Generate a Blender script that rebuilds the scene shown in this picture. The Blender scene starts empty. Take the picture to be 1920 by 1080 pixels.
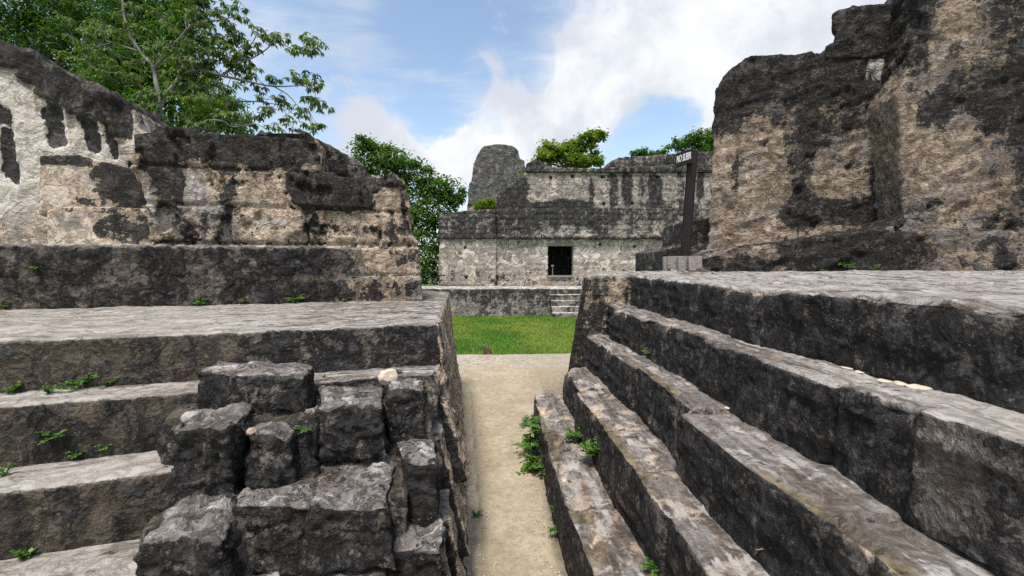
import bpy, bmesh, math, random
import numpy as np
from mathutils import Vector, Matrix
rad = math.radians
S = bpy.context.scene
COL = S.collection

# ------------------------------------------------------------------ camera
EYE = 1.705
FPX = 800.0
YAW, PITCH = math.atan(33/800), math.atan(40/800)
cam_d = bpy.data.cameras.new('camera')
cam = bpy.data.objects.new('camera', cam_d); COL.objects.link(cam)
cam_d.sensor_width = 36; cam_d.lens = 36*FPX/1920
cam_d.clip_start = .02; cam_d.clip_end = 3000
cam.location = (0, 0, EYE)
cam.rotation_euler = (rad(90)-PITCH, 0, -YAW)
S.camera = cam
_M = cam.rotation_euler.to_matrix()
CR, CU, CF = [np.array(_M.col[i]) for i in (0, 1, 2)]; CF = -CF
ORI = np.array([0, 0, EYE])

def ray(px, py): return CF*FPX + CR*(px-960) + CU*(540-py)
def at_y(px, py, Y):
    d = ray(px, py); return ORI + d*(Y/d[1])
def at_z(px, py, z):
    d = ray(px, py); return ORI + d*((z-EYE)/d[2])

# ------------------------------------------------------------------ light
SUN_EL, SUN_AZ = rad(64), rad(200)        # azimuth clockwise from +Y
W = bpy.data.worlds.new('World'); S.world = W; W.use_nodes = True
wt = W.node_tree; wt.nodes.clear()
sl = bpy.data.lights.new('sun', 'SUN'); sl.energy = 2.5; sl.angle = rad(13); sl.color = (1, .955, .89)
so = bpy.data.objects.new('sun', sl); COL.objects.link(so)
sd = Vector((math.sin(SUN_AZ)*math.cos(SUN_EL), math.cos(SUN_AZ)*math.cos(SUN_EL), math.sin(SUN_EL)))
so.rotation_euler = sd.to_track_quat('Z', 'Y').to_euler()
S.view_settings.view_transform = 'Standard'
S.view_settings.look = 'None'
S.view_settings.exposure = 0.82
S.view_settings.gamma = 1.0
S.cycles.use_denoising = False

# ------------------------------------------------------------------ node helper
class NT:
    def __init__(s, tree): s.t = tree
    def n(s, typ, **kw):
        nd = s.t.nodes.new(typ)
        for k, v in kw.items(): setattr(nd, k, v)
        return nd
    def set(s, sock, v):
        if isinstance(v, bpy.types.NodeSocket): s.t.links.new(v, sock)
        elif v is not None:
            if sock.type in ('RGBA',) and len(v) == 3: v = (*v, 1)
            sock.default_value = v
    def math(s, op, a, b=None, c=None, clamp=False):
        nd = s.n('ShaderNodeMath', operation=op, use_clamp=clamp)
        for i, v in enumerate((a, b, c)):
            if v is not None: s.set(nd.inputs[i], v)
        return nd.outputs[0]
    def add(s, *xs):
        r = xs[0]
        for x in xs[1:]: r = s.math('ADD', r, x)
        return r
    def mul(s, a, b): return s.math('MULTIPLY', a, b)
    def ss(s, v, lo, hi, a=0., b=1.):
        nd = s.n('ShaderNodeMapRange', interpolation_type='SMOOTHSTEP')
        s.set(nd.inputs[0], v); s.set(nd.inputs[1], lo); s.set(nd.inputs[2], hi); s.set(nd.inputs[3], a); s.set(nd.inputs[4], b)
        return nd.outputs[0]
    def mix(s, f, a, b, mode='MIX'):
        nd = s.n('ShaderNodeMix', data_type='RGBA', blend_type=mode)
        s.set(nd.inputs[0], f); s.set(nd.inputs[6], a); s.set(nd.inputs[7], b)
        return nd.outputs[2]
    def noise(s, vec, scale, detail=5, rough=.6, dist=0.):
        nd = s.n('ShaderNodeTexNoise')
        s.set(nd.inputs['Vector'], vec); s.set(nd.inputs['Scale'], scale); s.set(nd.inputs['Detail'], detail)
        s.set(nd.inputs['Roughness'], rough); s.set(nd.inputs['Distortion'], dist)
        return nd.outputs[0]
    def vmap(s, vec, scale=(1, 1, 1), loc=(0, 0, 0)):
        nd = s.n('ShaderNodeMapping'); s.set(nd.inputs[0], vec)
        nd.inputs['Location'].default_value = loc; nd.inputs['Scale'].default_value = scale
        return nd.outputs[0]
    def vor(s, vec, scale, feature='F1', out=0):
        nd = s.n('ShaderNodeTexVoronoi', feature=feature); s.set(nd.inputs['Vector'], vec); s.set(nd.inputs['Scale'], scale)
        return nd.outputs[out]

# sky: Nishita + clouds by direction
q = NT(wt)
sky = q.n('ShaderNodeTexSky', sky_type='NISHITA', sun_disc=False, sun_elevation=SUN_EL, sun_rotation=SUN_AZ)
sky.air_density = 1.0; sky.dust_density = 1.2; sky.ozone_density = 1.5
dirv = q.n('ShaderNodeTexCoord').outputs['Generated']
sep = q.n('ShaderNodeSeparateXYZ'); q.set(sep.inputs[0], dirv)
den = q.add(q.math('MAXIMUM', sep.outputs[2], 0.0), .16)
cmb = q.n('ShaderNodeCombineXYZ')
q.set(cmb.inputs[0], q.math('DIVIDE', sep.outputs[0], den)); q.set(cmb.inputs[1], q.math('DIVIDE', sep.outputs[1], den))
cv = cmb.outputs[0]
bias = -0.075
for (px, py, r, a) in [(1180, 60, 13, .30), (1400, 70, 15, .26), (1700, 50, 20, .25), (1050, 210, 8, .40), (930, 240, 6, .30), (1140, 205, 5, .26),
                       (700, 260, 6, .34), (760, 300, 4, .2), (850, 300, 5, .32), (1000, 330, 8, .2), (1290, 190, 8, .1),
                       (770, 90, 7, -.16), (800, 25, 7, -.3), (560, 40, 7, -.10), (640, 130, 7, .10), (540, 110, 6, .05), (870, 150, 4, -.2), (1010, 145, 3, -.22), (800, 195, 4, -.2), (1230, 245, 6, -.34), (1160, 270, 4, -.2)]:
    d = ray(px, py); d = d/np.linalg.norm(d)
    dt = q.n('ShaderNodeVectorMath', operation='DOT_PRODUCT'); q.set(dt.inputs[0], dirv); dt.inputs[1].default_value = d
    bias = q.add(bias, q.ss(dt.outputs['Value'], math.cos(rad(r)), 1.0, 0., a))
n1 = q.noise(dirv, 7.0, 9, .60, .3)
n2 = q.noise(q.vmap(cv, (1.2, 2.6, 1)), 1.6, 7, .6, .6)
n3 = q.noise(dirv, 3.0, 5, .5)
el_ = q.ss(sep.outputs[2], .16, .42)
mask = q.ss(q.add(n1, q.mul(q.add(n2, -.5), .30), bias), q.ss(el_, 0, 1, .52, .43), q.ss(el_, 0, 1, .62, .72))
cir = q.mul(q.ss(q.add(n2, q.mul(bias, .5)), .30, .72), .68)
cm = q.math('MAXIMUM', mask, cir)
ccol = q.mix(q.ss(q.add(n3, q.mul(n1, .6)),   .62, .88), (5.8, 5.9, 6.05), (4.0, 4.3, 4.8))
skyc = q.mix(1.0, sky.outputs[0], (1.62, 1.52, 1.36), 'MULTIPLY')
bg = q.n('ShaderNodeBackground'); q.set(bg.inputs[0], q.mix(cm, skyc, ccol)); bg.inputs[1].default_value = .10
wo = q.n('ShaderNodeOutputWorld'); wt.links.new(bg.outputs[0], wo.inputs[0])

# ------------------------------------------------------------------ numpy noise
def _h(ix, iy, iz, seed):
    h = (ix.astype(np.uint32)*np.uint32(374761393) + iy.astype(np.uint32)*np.uint32(668265263)
         + iz.astype(np.uint32)*np.uint32(2147483647) + np.uint32((seed*1274126177) & 0xffffffff))
    h = (h ^ (h >> np.uint32(13)))*np.uint32(1274126177)
    h = (h ^ (h >> np.uint32(15)))*np.uint32(2246822519)
    h = h ^ (h >> np.uint32(16))
    return h.astype(np.float64)/4294967295.
def vnoise(P, seed=0):
    i = np.floor(P).astype(np.int64); f = P-i; w = f*f*f*(f*(f*6-15)+10)
    x, y, z = i[:, 0], i[:, 1], i[:, 2]; r = 0
    for a in (0, 1):
        wa = w[:, 0] if a else 1-w[:, 0]
        for b in (0, 1):
            wb = w[:, 1] if b else 1-w[:, 1]
            for c in (0, 1):
                wc = w[:, 2] if c else 1-w[:, 2]
                r = r + wa*wb*wc*_h(x+a, y+b, z+c, seed)
    return r
def fbm(P, sc, oc=4, g=.5, seed=0):
    P = np.asarray(P)*sc; r = 0; a = 1; t = 0
    for o in range(oc):
        r = r + a*vnoise(P+o*17.3, seed+o); t += a; a *= g; P = P*2.03
    return r/t-.5                           # about -.5 ... .5
def ridge(P, sc, oc=4, seed=0):
    P = np.asarray(P)*sc; r = 0; a = 1; t = 0
    for o in range(oc):
        r = r + a*(1-abs(2*vnoise(P+o*11.1, seed+o)-1)); t += a; a *= .5; P = P*2.1
    return r/t
def sst(x, lo, hi):
    t = np.clip((x-lo)/(hi-lo), 0, 1); return t*t*(3-2*t)
def masonry(s, z, z0, h, L, seed=0, w=.02):
    """distance into joints (0 in the joint, 1 in the block) and one random number per block"""
    r = np.floor((z-z0)/h); fz = (z-z0)/h-r
    off = _h(r.astype(np.int64)+50, r.astype(np.int64)*0, r.astype(np.int64)*0, seed)*L*3
    c = np.floor((s+off)/L); fs = (s+off)/L-c
    jit = (_h(c.astype(np.int64)+99, r.astype(np.int64)+50, c.astype(np.int64)*0, seed+3)-.5)*.3
    fs2 = fs-jit*(1-abs(2*fs-1))
    d = np.minimum(np.minimum(fz, 1-fz)*h, np.minimum(fs2, 1-fs2)*L)
    return sst(d, 0, w), _h(c.astype(np.int64)+200, r.astype(np.int64)+200, c.astype(np.int64)*0, seed+5)

# ------------------------------------------------------------------ object helpers
def thing(name, label, cat, loc=(0, 0, 0), group=None):
    o = bpy.data.objects.new(name, None); COL.objects.link(o); o.location = loc
    return tag(o, label, cat, group)
def tag(o, label=None, cat=None, group=None, kind=None):
    if label: o['label'] = label
    if cat: o['category'] = cat
    if group: o['group'] = group
    if kind: o['kind'] = kind
    return o
def link(name, me, mat, parent=None):
    o = bpy.data.objects.new(name, me); COL.objects.link(o)
    if mat is not None:
        me.materials.clear(); me.materials.append(mat)
    if parent is not None:
        o.parent = parent; o.matrix_parent_inverse = Matrix.Translation(-Vector(parent.location)) if parent.parent is None else Matrix()
    return o
def np_mesh(name, V, F, smooth=False):
    me = bpy.data.meshes.new(name); V = np.asarray(V, dtype=np.float32); F = np.asarray(F, dtype=np.int32)
    k = F.shape[1]
    me.vertices.add(len(V)); me.vertices.foreach_set('co', V.ravel())
    me.loops.add(F.size); me.loops.foreach_set('vertex_index', F.ravel())
    me.polygons.add(len(F)); me.polygons.foreach_set('loop_start', np.arange(0, F.size, k, dtype=np.int32))
    me.polygons.foreach_set('loop_total', np.full(len(F), k, dtype=np.int32))
    me.update(calc_edges=True); me.validate()
    if smooth: me.polygons.foreach_set('use_smooth', np.ones(len(me.polygons), dtype=bool))
    return me
def attr(me, name, A):
    A = np.asarray(A, dtype=np.float32)
    if A.ndim == 1:
        a = me.attributes.new(name, 'FLOAT', 'POINT'); a.data.foreach_set('value', A)
    else:
        a = me.attributes.new(name, 'FLOAT_COLOR', 'POINT')
        A = np.hstack([A, np.ones((len(A), 1), dtype=np.float32)]); a.data.foreach_set('color', A.ravel())
def stone(name, bm, voxel, fn, mat, parent=None, smooth=2):
    """closed volumes in bm -> one voxel-remeshed, worn, displaced stone mesh with its weathering attributes"""
    bmesh.ops.recalc_face_normals(bm, faces=bm.faces[:])
    me = bpy.data.meshes.new(name); bm.to_mesh(me); bm.free()
    o = bpy.data.objects.new(name, me); COL.objects.link(o)
    m = o.modifiers.new('r', 'REMESH'); m.mode = 'VOXEL'; m.voxel_size = voxel
    if smooth:
        m = o.modifiers.new('s', 'SMOOTH'); m.factor = .5; m.iterations = smooth
    dg = bpy.context.evaluated_depsgraph_get(); dg.update()
    m2 = bpy.data.meshes.new_from_object(o.evaluated_get(dg))
    bpy.data.objects.remove(o); bpy.data.meshes.remove(me)
    m2.name = name
    n = len(m2.vertices); P = np.empty(n*3, np.float32); m2.vertices.foreach_get('co', P); P = P.reshape(-1, 3).astype(np.float64)
    N = np.empty(n*3, np.float32); m2.vertex_normals.foreach_get('vector', N); N = N.reshape(-1, 3).astype(np.float64)
    D, A, B = fn(P, N)
    P2 = P + (N*D[:, None] if D.ndim == 1 else D)
    m2.vertices.foreach_set('co', P2.astype(np.float32).ravel()); m2.update()
    m2.polygons.foreach_set('use_smooth', np.ones(len(m2.polygons), dtype=bool))
    attr(m2, 'mask', A); attr(m2, 'mask2', B)
    return link(name, m2, mat, parent)
def prism(bm, top, bot, zt, zb):
    n = len(top)
    zt = [zt]*n if np.isscalar(zt) else zt; zb = [zb]*n if np.isscalar(zb) else zb
    a = [bm.verts.new((p[0], p[1], z)) for p, z in zip(top, zt)]
    b = [bm.verts.new((p[0], p[1], z)) for p, z in zip(bot, zb)]
    bm.faces.new(a); bm.faces.new(b[::-1])
    for i in range(n): bm.faces.new((a[i], b[i], b[(i+1) % n], a[(i+1) % n]))
class Face:
    """a vertical wall plane through two plan points; n faces the viewer, d goes into the wall"""
    def __init__(s, p0, p1):
        s.p0 = np.array([p0[0], p0[1], 0.]); v = np.array([p1[0]-p0[0], p1[1]-p0[1], 0.]); s.u = v/np.linalg.norm(v)
        s.n = np.array([s.u[1], -s.u[0], 0.])
    def pt(s, px, py, d=0):
        r = ray(px, py); o = s.p0-s.n*d
        return ORI + r*(np.dot(o-ORI, s.n)/np.dot(r, s.n))
    def s(s_, P): return (np.asarray(P)-s_.p0)@s_.u
    def slab(s, bm, pix, d, depth, batter=0, zb=0, dirv=None):
        dv = -s.n if dirv is None else np.array([dirv[0], dirv[1], 0.])/math.hypot(*dirv)
        fr = []
        for (x, y) in pix:
            p = s.pt(x, y, d)
            if batter: p = s.pt(x, y, d+batter*(p[2]-zb))
            fr.append(p)
        a = [bm.verts.new(p) for p in fr]; b = [bm.verts.new(p+dv*depth) for p in fr]
        bm.faces.new(a); bm.faces.new(b[::-1]); n = len(a)
        for i in range(n): bm.faces.new((a[i], b[i], b[(i+1) % n], a[(i+1) % n]))
    def blob(s, P, px, py, rx, ry, d=0, soft=.4, pw=2.6):
        """patch with its centre and half-axes given on the wall plane"""
        c = s.pt(px, py, d); k = c[1]/FPX
        ds = (s.s(P)-s.s(c))/(rx*k); dz = (P[:, 2]-c[2])/(ry*k); out = np.zeros(len(P))
        near = (abs(ds) < 2.2) & (abs(dz) < 2.2)
        if near.any():
            Q = P[near]; f = .9/(k*(rx*ry)**.5)
            w1 = fbm(Q, f, 4, .6, 401); w2 = fbm(Q, f, 4, .6, 402)
            q_ = (abs(ds[near]+.9*w1)**pw+abs(dz[near]+.9*w2)**pw)**(1/pw)
            out[near] = 1-sst(q_, 1-soft, 1+soft)
        return out
    def zz(s, px, py, d=0): return s.pt(px, py, d)[2]
def tube(V, F, pts, rads, k=6):
    b = len(V); pts = [np.asarray(p, float) for p in pts]
    for i, p in enumerate(pts):
        t = pts[min(i+1, len(pts)-1)]-pts[max(i-1, 0)]; t = t/(np.linalg.norm(t)+1e-9)
        r = np.cross(t, (0.3, .9, .2)); r /= np.linalg.norm(r)+1e-9; w = np.cross(t, r)
        for j in range(k):
            a = 2*math.pi*j/k; V.append(p+rads[i]*(r*math.cos(a)+w*math.sin(a)))
    for i in range(len(pts)-1):
        for j in range(k):
            F.append((b+i*k+j, b+i*k+(j+1) % k, b+(i+1)*k+(j+1) % k, b+(i+1)*k+j))
def box_bm(bm, c, sx, sy, sz, M=None):
    r = bmesh.ops.create_cube(bm, size=1.0)['verts']
    for v in r:
        co = Vector((v.co.x*sx, v.co.y*sy, v.co.z*sz))
        if M is not None: co = M@co
        v.co = co+Vector(c)
    return r

# ------------------------------------------------------------------ materials
def stone_mat(name, sc=1.0, bump=1.0, tan=(.58, .475, .36), grey=(.27, .252, .238), dark=(.0125, .0115, .011), white=(.56, .525, .485), speck=.35, spec_sc=1.0, strata=0., tilt=.25, run=None, soil=((.036, .028, .020), (.135, .104, .07))):
    m = bpy.data.materials.new(name); m.use_nodes = True; t = m.node_tree; t.nodes.clear(); q = NT(t)
    co = q.n('ShaderNodeTexCoord').outputs['Object']
    a1 = q.n('ShaderNodeVertexColor', layer_name='mask'); s1 = q.n('ShaderNodeSeparateColor'); q.set(s1.inputs[0], a1.outputs[0])
    a2 = q.n('ShaderNodeVertexColor', layer_name='mask2'); s2 = q.n('ShaderNodeSeparateColor'); q.set(s2.inputs[0], a2.outputs[0])
    R, G, B = s1.outputs; SO, MO, RE = s2.outputs
    nA = q.noise(co, 3.2*sc, 8, .64, .3); nB = q.noise(co, 12*sc, 7, .60, .4); nC = q.noise(co, 48*sc, 5, .62)
    nS = q.noise(q.vmap(co, (9*sc, 9*sc, .9*sc)), 1.0, 5, .6); nD = q.noise(q.vmap(co, (1, 1, 1), (7, 3, 9)), 6.5*sc, 8, .63, .6)
    mp = q.n('ShaderNodeMapping'); q.set(mp.inputs[0], co); mp.inputs['Rotation'].default_value = (0, tilt, 0); mp.inputs['Scale'].default_value = (1.2*sc, 1.2*sc, 5.*sc)
    nL = q.noise(mp.outputs[0], 4.5, 8, .66, .6)                             # bedding
    up_ = q.n('ShaderNodeSeparateXYZ'); q.set(up_.inputs[0], q.n('ShaderNodeNewGeometry').outputs['True Normal']); upf = q.ss(up_.outputs[2], .5, .85)
    mr = q.n('ShaderNodeMapping'); q.set(mr.inputs[0], co); mr.inputs['Rotation'].default_value = (0, 0, run or 0)
    mt = q.n('ShaderNodeMapping'); q.set(mt.inputs[0], mr.outputs[0]); mt.inputs['Scale'].default_value = (7*sc, 1.0*sc, 3*sc)
    nT = q.noise(mt.outputs[0], 2.2, 8, .68, .35); tk = q.mul(upf, 1.0 if run is not None else 0.)
    rg = q.math('ABSOLUTE', q.add(nD, -.5)); crack = q.ss(rg, .0, .045)      # thin wandering cracks and pits
    c = lambda v, k: q.mul(q.add(v, -.5), k)
    tanf = q.ss(q.add(G, c(nD, 1.5), c(nB, .5)), .32, .68)
    base = q.mix(tanf, grey, tan)
    base = q.mix(q.ss(nA, .33, .67), q.mix(1., base, (.78, .755, .73), 'MULTIPLY'), q.mix(1., base, (1.2, 1.2, 1.2), 'MULTIPLY'))
    base = q.mix(q.ss(q.add(nB, c(nL, strata*1.2)), .34, .64), q.mix(1., base, (.70, .65, .60), 'MULTIPLY'), q.mix(1., base, (1.18, 1.18, 1.19), 'MULTIPLY'))
    base = q.mix(q.ss(nC, .32, .68), q.mix(1., base, (.78, .765, .75), 'MULTIPLY'), q.mix(1., base, (1.16, 1.16, 1.16), 'MULTIPLY'))
    wf = q.ss(q.add(B, c(nD, 1.1), c(nC, .4), c(nL, strata), q.mul(q.mul(q.add(nT, -.5), 1.6), tk)), .42, .64)
    base = q.mix(wf, base, q.mix(q.ss(nB, .35, .65), white, q.mix(1., white, (.74, .72, .70), 'MULTIPLY')))
    base = q.mix(q.mul(tk, q.ss(nT, .56, .36)), base, q.mix(1., base, (.60, .55, .50), 'MULTIPLY'))
    so = q.ss(q.add(SO, c(nA, .9), c(nB, .9)), .42, .64)
    base = q.mix(q.mul(so, .85), base, q.mix(q.ss(nB, .3, .7), *soil))
    re = q.ss(q.add(RE, c(nD, 1.0), c(nC, .4)), .50, .66)
    base = q.mix(q.mul(re, .7), base, (.15, .068, .04))
    df = q.ss(q.add(R, c(nA, 1.2), c(nB, 1.5), c(nS, .8), c(nC, .8), c(nL, strata)), .42, .56)
    dk = q.mix(q.ss(nC, .38, .70), dark, tuple(x*2.6 for x in dark))
    dk = q.mix(q.ss(nB, .50, .66), dk, tuple(x*4.6 for x in dark))
    dk = q.mix(q.mul(q.ss(q.add(nD, c(nC, .7), c(nL, strata)), .57, .72), .8), dk, (.115, .105, .10))
    base = q.mix(q.mul(df, .96), base, dk)
    base = q.mix(q.mul(q.math('SUBTRACT', 1., crack), .45), base, q.mix(1., base, (.30, .27, .25), 'MULTIPLY'))
    sp = q.vor(co, 55*sc*spec_sc); sg = q.ss(q.noise(co, 9*sc, 3, .6), .48, .72)
    spk = q.mul(q.mul(q.ss(sp, .28, .12), sg), speck)
    base = q.mix(spk, base, (.44, .42, .38))
    mo = q.ss(q.add(MO, c(nB, 1.1), c(nC, .7)), .45, .65)
    base = q.mix(q.mul(mo, .8), base, q.mix(nC, (.02, .035, .008), (.09, .12, .03)))
    pb = q.vor(co, 24*sc); pit = q.ss(pb, .0, .35)
    hgt = q.add(q.mul(nB, 1.2), q.mul(nC, .40), q.mul(pit, .10), q.mul(nD, 1.0), q.mul(crack, .18), q.mul(nL, 1.3*strata), q.mul(wf, .06), q.mul(df, .08))
    bp = q.n('ShaderNodeBump'); bp.inputs['Strength'].default_value = 1.0; bp.inputs['Distance'].default_value = .055*bump/sc; q.set(bp.inputs['Height'], hgt)
    if run is not None: q.set(bp.inputs['Strength'], q.math('SUBTRACT', 1., q.mul(tk, .55)))
    b = q.n('ShaderNodeBsdfPrincipled'); q.set(b.inputs['Base Color'], base); b.inputs['Roughness'].default_value = .9
    b.inputs['Specular IOR Level'].default_value = .2; q.set(b.inputs['Normal'], bp.outputs[0])
    o = q.n('ShaderNodeOutputMaterial'); t.links.new(b.outputs[0], o.inputs[0])
    return m
def simple_mat(name, ca, cb, scale=20, rough=.8, bump=.0, stretch=(1, 1, 1), spec=.3):
    m = bpy.data.materials.new(name); m.use_nodes = True; t = m.node_tree; t.nodes.clear(); q = NT(t)
    co = q.vmap(q.n('ShaderNodeTexCoord').outputs['Object'], stretch)
    n = q.noise(co, scale, 6, .65, .2); n2 = q.noise(co, scale*5, 4, .6)
    b = q.n('ShaderNodeBsdfPrincipled'); q.set(b.inputs['Base Color'], q.mix(q.ss(q.add(q.mul(n, .7), q.mul(n2, .3)), .3, .7), ca, cb))
    b.inputs['Roughness'].default_value = rough; b.inputs['Specular IOR Level'].default_value = spec
    if bump:
        bp = q.n('ShaderNodeBump'); bp.inputs['Strength'].default_value = .8; bp.inputs['Distance'].default_value = bump; q.set(bp.inputs['Height'], q.add(n, q.mul(n2, .4))); q.set(b.inputs['Normal'], bp.outputs[0])
    o = q.n('ShaderNodeOutputMaterial'); t.links.new(b.outputs[0], o.inputs[0]); return m
def leaf_mat(name, ca, cb, cc, trans=.35):
    m = bpy.data.materials.new(name); m.use_nodes = True; t = m.node_tree; t.nodes.clear(); q = NT(t)
    a = q.n('ShaderNodeAttribute', attribute_name='rnd').outputs['Fac']
    co = q.n('ShaderNodeTexCoord').outputs['Object']
    c = q.mix(q.ss(a, .0, .75), ca, cb); c = q.mix(q.ss(a, .93, 1.), c, cc)
    c = q.mix(q.ss(q.noise(co, 1.2, 3, .5), .3, .7), q.mix(1., c, (.72, .76, .72), 'MULTIPLY'), c)
    b = q.n('ShaderNodeBsdfPrincipled'); q.set(b.inputs['Base Color'], c); b.inputs['Roughness'].default_value = .5; b.inputs['Specular IOR Level'].default_value = .35
    tr = q.n('ShaderNodeBsdfTranslucent'); q.set(tr.inputs[0], q.mix(1., c, (1.3, 1.5, .6), 'MULTIPLY'))
    mx = q.n('ShaderNodeMixShader'); mx.inputs[0].default_value = trans
    t.links.new(b.outputs[0], mx.inputs[1]); t.links.new(tr.outputs[0], mx.inputs[2])
    o = q.n('ShaderNodeOutputMaterial'); t.links.new(mx.outputs[0], o.inputs[0]); return m

M_ST = stone_mat('weathered_limestone')
M_STL = stone_mat('streaked_limestone', run=rad(72), white=(.40, .37, .33), grey=(.23, .215, .20))
M_STR = stone_mat('trodden_limestone', run=0., white=(.40, .375, .345), grey=(.21, .195, .183), soil=((.06, .046, .026), (.215, .17, .10)))
M_WALL = stone_mat('plastered_limestone', sc=.8, bump=.9)
M_PLAS = stone_mat('whitewashed_plaster', sc=.8, bump=.38, white=(.66, .60, .52))
M_ROCK = stone_mat('layered_limestone', sc=.75, bump=.85, tan=(.355, .285, .215), grey=(.225, .20, .185), strata=.5)
M_FAR = stone_mat('distant_limestone', sc=.32, bump=.5, tan=(.52, .465, .385), grey=(.32, .30, .275), dark=(.018, .017, .0165), white=(.66, .62, .545), speck=.35, spec_sc=.5)
M_BARK = simple_mat('bark', (.06, .05, .04), (.19, .16, .13), 12, .9, .01, (1, 1, .3))
M_PALEBARK = simple_mat('pale_bark', (.12, .105, .09), (.27, .245, .21), 10, .85, .006, (1, 1, .4))

def MK(n, r=.5, g=.5, b=0., so=0., mo=0., re=0.):
    A = np.empty((n, 3)); A[:, 0] = r; A[:, 1] = g; A[:, 2] = b
    Bm = np.empty((n, 3)); Bm[:, 0] = so; Bm[:, 1] = mo; Bm[:, 2] = re
    return A, Bm

# ================================================================== GROUND, LAWN, PATH
ZLAWN = -.65
def grid(x0, x1, y0, y1, nx, ny, zf):
    X, Y = np.meshgrid(np.linspace(x0, x1, nx), np.linspace(y0, y1, ny)); V = np.stack([X.ravel(), Y.ravel(), X.ravel()*0], 1)
    V[:, 2] = zf(V); i = np.arange(nx*ny).reshape(ny, nx)
    F = np.stack([i[:-1, :-1].ravel(), i[:-1, 1:].ravel(), i[1:, 1:].ravel(), i[1:, :-1].ravel()], 1)
    return V, F
def ground_mat():
    m = bpy.data.materials.new('turf'); m.use_nodes = True; t = m.node_tree; t.nodes.clear(); q = NT(t)
    co = q.n('ShaderNodeTexCoord').outputs['Object']
    n = q.noise(co, .7, 6, .65); n2 = q.noise(co, 9, 6, .7)
    c = q.mix(q.ss(n, .35, .65), (.05, .125, .016), (.13, .19, .04)); c = q.mix(q.ss(n2, .3, .7), q.mix(1., c, (.6, .6, .6), 'MULTIPLY'), c)
    b = q.n('ShaderNodeBsdfPrincipled'); q.set(b.inputs['Base Color'], c); b.inputs['Roughness'].default_value = .9
    bp = q.n('ShaderNodeBump'); bp.inputs['Distance'].default_value = .05; q.set(bp.inputs['Height'], n2); q.set(b.inputs['Normal'], bp.outputs[0])
    o = q.n('ShaderNodeOutputMaterial'); t.links.new(b.outputs[0], o.inputs[0]); return m
V, F = grid(-400, 400, -200, 600, 60, 60, lambda V: V[:, 0]*0+ZLAWN)
tag(link('ground', np_mesh('ground', V, F), ground_mat()), kind='structure')
# grass blades on the court
rng = np.random.default_rng(5)
nb = 62000
gx = rng.uniform(-4.5, 7, nb); gy = 10.2+10*rng.random(nb)**1.15
gh = rng.uniform(.035, .085, nb)*(1+1.0*np.clip(fbm(np.stack([gx, gy, gx*0], 1), .9, 3, .5, 9)+.1, -.3, 1)); ga = rng.uniform(0, 6.283, nb); gl = rng.uniform(.0, .06, nb)
w = .006+gy*.0006
dx, dy = np.cos(ga), np.sin(ga); lx, ly = np.cos(ga*7), np.sin(ga*7)
b0 = np.stack([gx-dx*w, gy-dy*w, gx*0+ZLAWN], 1); b1 = np.stack([gx+dx*w, gy+dy*w, gx*0+ZLAWN], 1); b2 = np.stack([gx+lx*gl, gy+ly*gl, ZLAWN+gh], 1)
me = np_mesh('grass', np.stack([b0, b1, b2], 1).reshape(-1, 3), np.arange(nb*3).reshape(-1, 3))
pat = np.clip(.45+1.6*fbm(np.stack([gx, gy, gx*0], 1), .55, 4, .5, 4)+rng.normal(0, .16, nb), 0, .92); attr(me, 'rnd', np.repeat(pat, 3))
tag(link('grass', me, leaf_mat('grass_blade', (.085, .24, .02), (.30, .36, .06), (.5, .46, .17), .35)), 'short bright green grass covering the sunken court', 'grass', kind='stuff')

# path: beaten pale earth with a stone lip at its far end
def path_mat():
    m = bpy.data.materials.new('beaten_earth'); m.use_nodes = True; t = m.node_tree; t.nodes.clear(); q = NT(t)
    co = q.n('ShaderNodeTexCoord').outputs['Object']
    a = q.n('ShaderNodeVertexColor', layer_name='mask'); s = q.n('ShaderNodeSeparateColor'); q.set(s.inputs[0], a.outputs[0])
    n = q.noise(co, 2.3, 7, .65, .2); n2 = q.noise(co, 16, 7, .7); n3 = q.noise(co, 110, 4, .7)
    c = q.mix(q.ss(n, .3, .7), (.37, .305, .215), (.49, .415, .305))
    st = q.mix(q.ss(q.noise(q.vmap(co, (1.5, 5, 1)), 3, 7, .7, .5), .35, .66), (.30, .275, .24), (.60, .56, .50))
    c = q.mix(q.ss(q.add(s.outputs[1], q.mul(q.add(n2, -.5), .9)), .35, .65), c, st)
    c = q.mix(q.ss(n2, .32, .66), q.mix(1., c, (.72, .70, .66), 'MULTIPLY'), c)
    c = q.mix(q.ss(n3, .3, .7), q.mix(1., c, (.80, .79, .77), 'MULTIPLY'), q.mix(1., c, (1.12, 1.12, 1.12), 'MULTIPLY'))
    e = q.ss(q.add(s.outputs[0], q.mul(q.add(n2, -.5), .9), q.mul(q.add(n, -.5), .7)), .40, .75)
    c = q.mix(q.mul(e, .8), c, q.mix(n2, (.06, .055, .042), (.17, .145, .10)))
    pv = q.vor(co, 38); c = q.mix(q.mul(q.ss(pv, .2, .1), q.ss(n, .5, .64)), c, (.55, .50, .42))
    mo = q.ss(q.add(s.outputs[2], q.mul(q.add(n2, -.5), .9)), .45, .7); c = q.mix(q.mul(mo, .7), c, (.05, .08, .02))
    b = q.n('ShaderNodeBsdfPrincipled'); q.set(b.inputs['Base Color'], c); b.inputs['Roughness'].default_value = .92; b.inputs['Specular IOR Level'].default_value = .2
    bp = q.n('ShaderNodeBump'); bp.inputs['Distance'].default_value = .010; bp.inputs['Strength'].default_value = .8; q.set(bp.inputs['Height'], q.add(n2, q.mul(n3, .35))); q.set(b.inputs['Normal'], bp.outputs[0])
    o = q.n('ShaderNodeOutputMaterial'); t.links.new(b.outputs[0], o.inputs[0]); return m
YEND = 8.3
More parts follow.
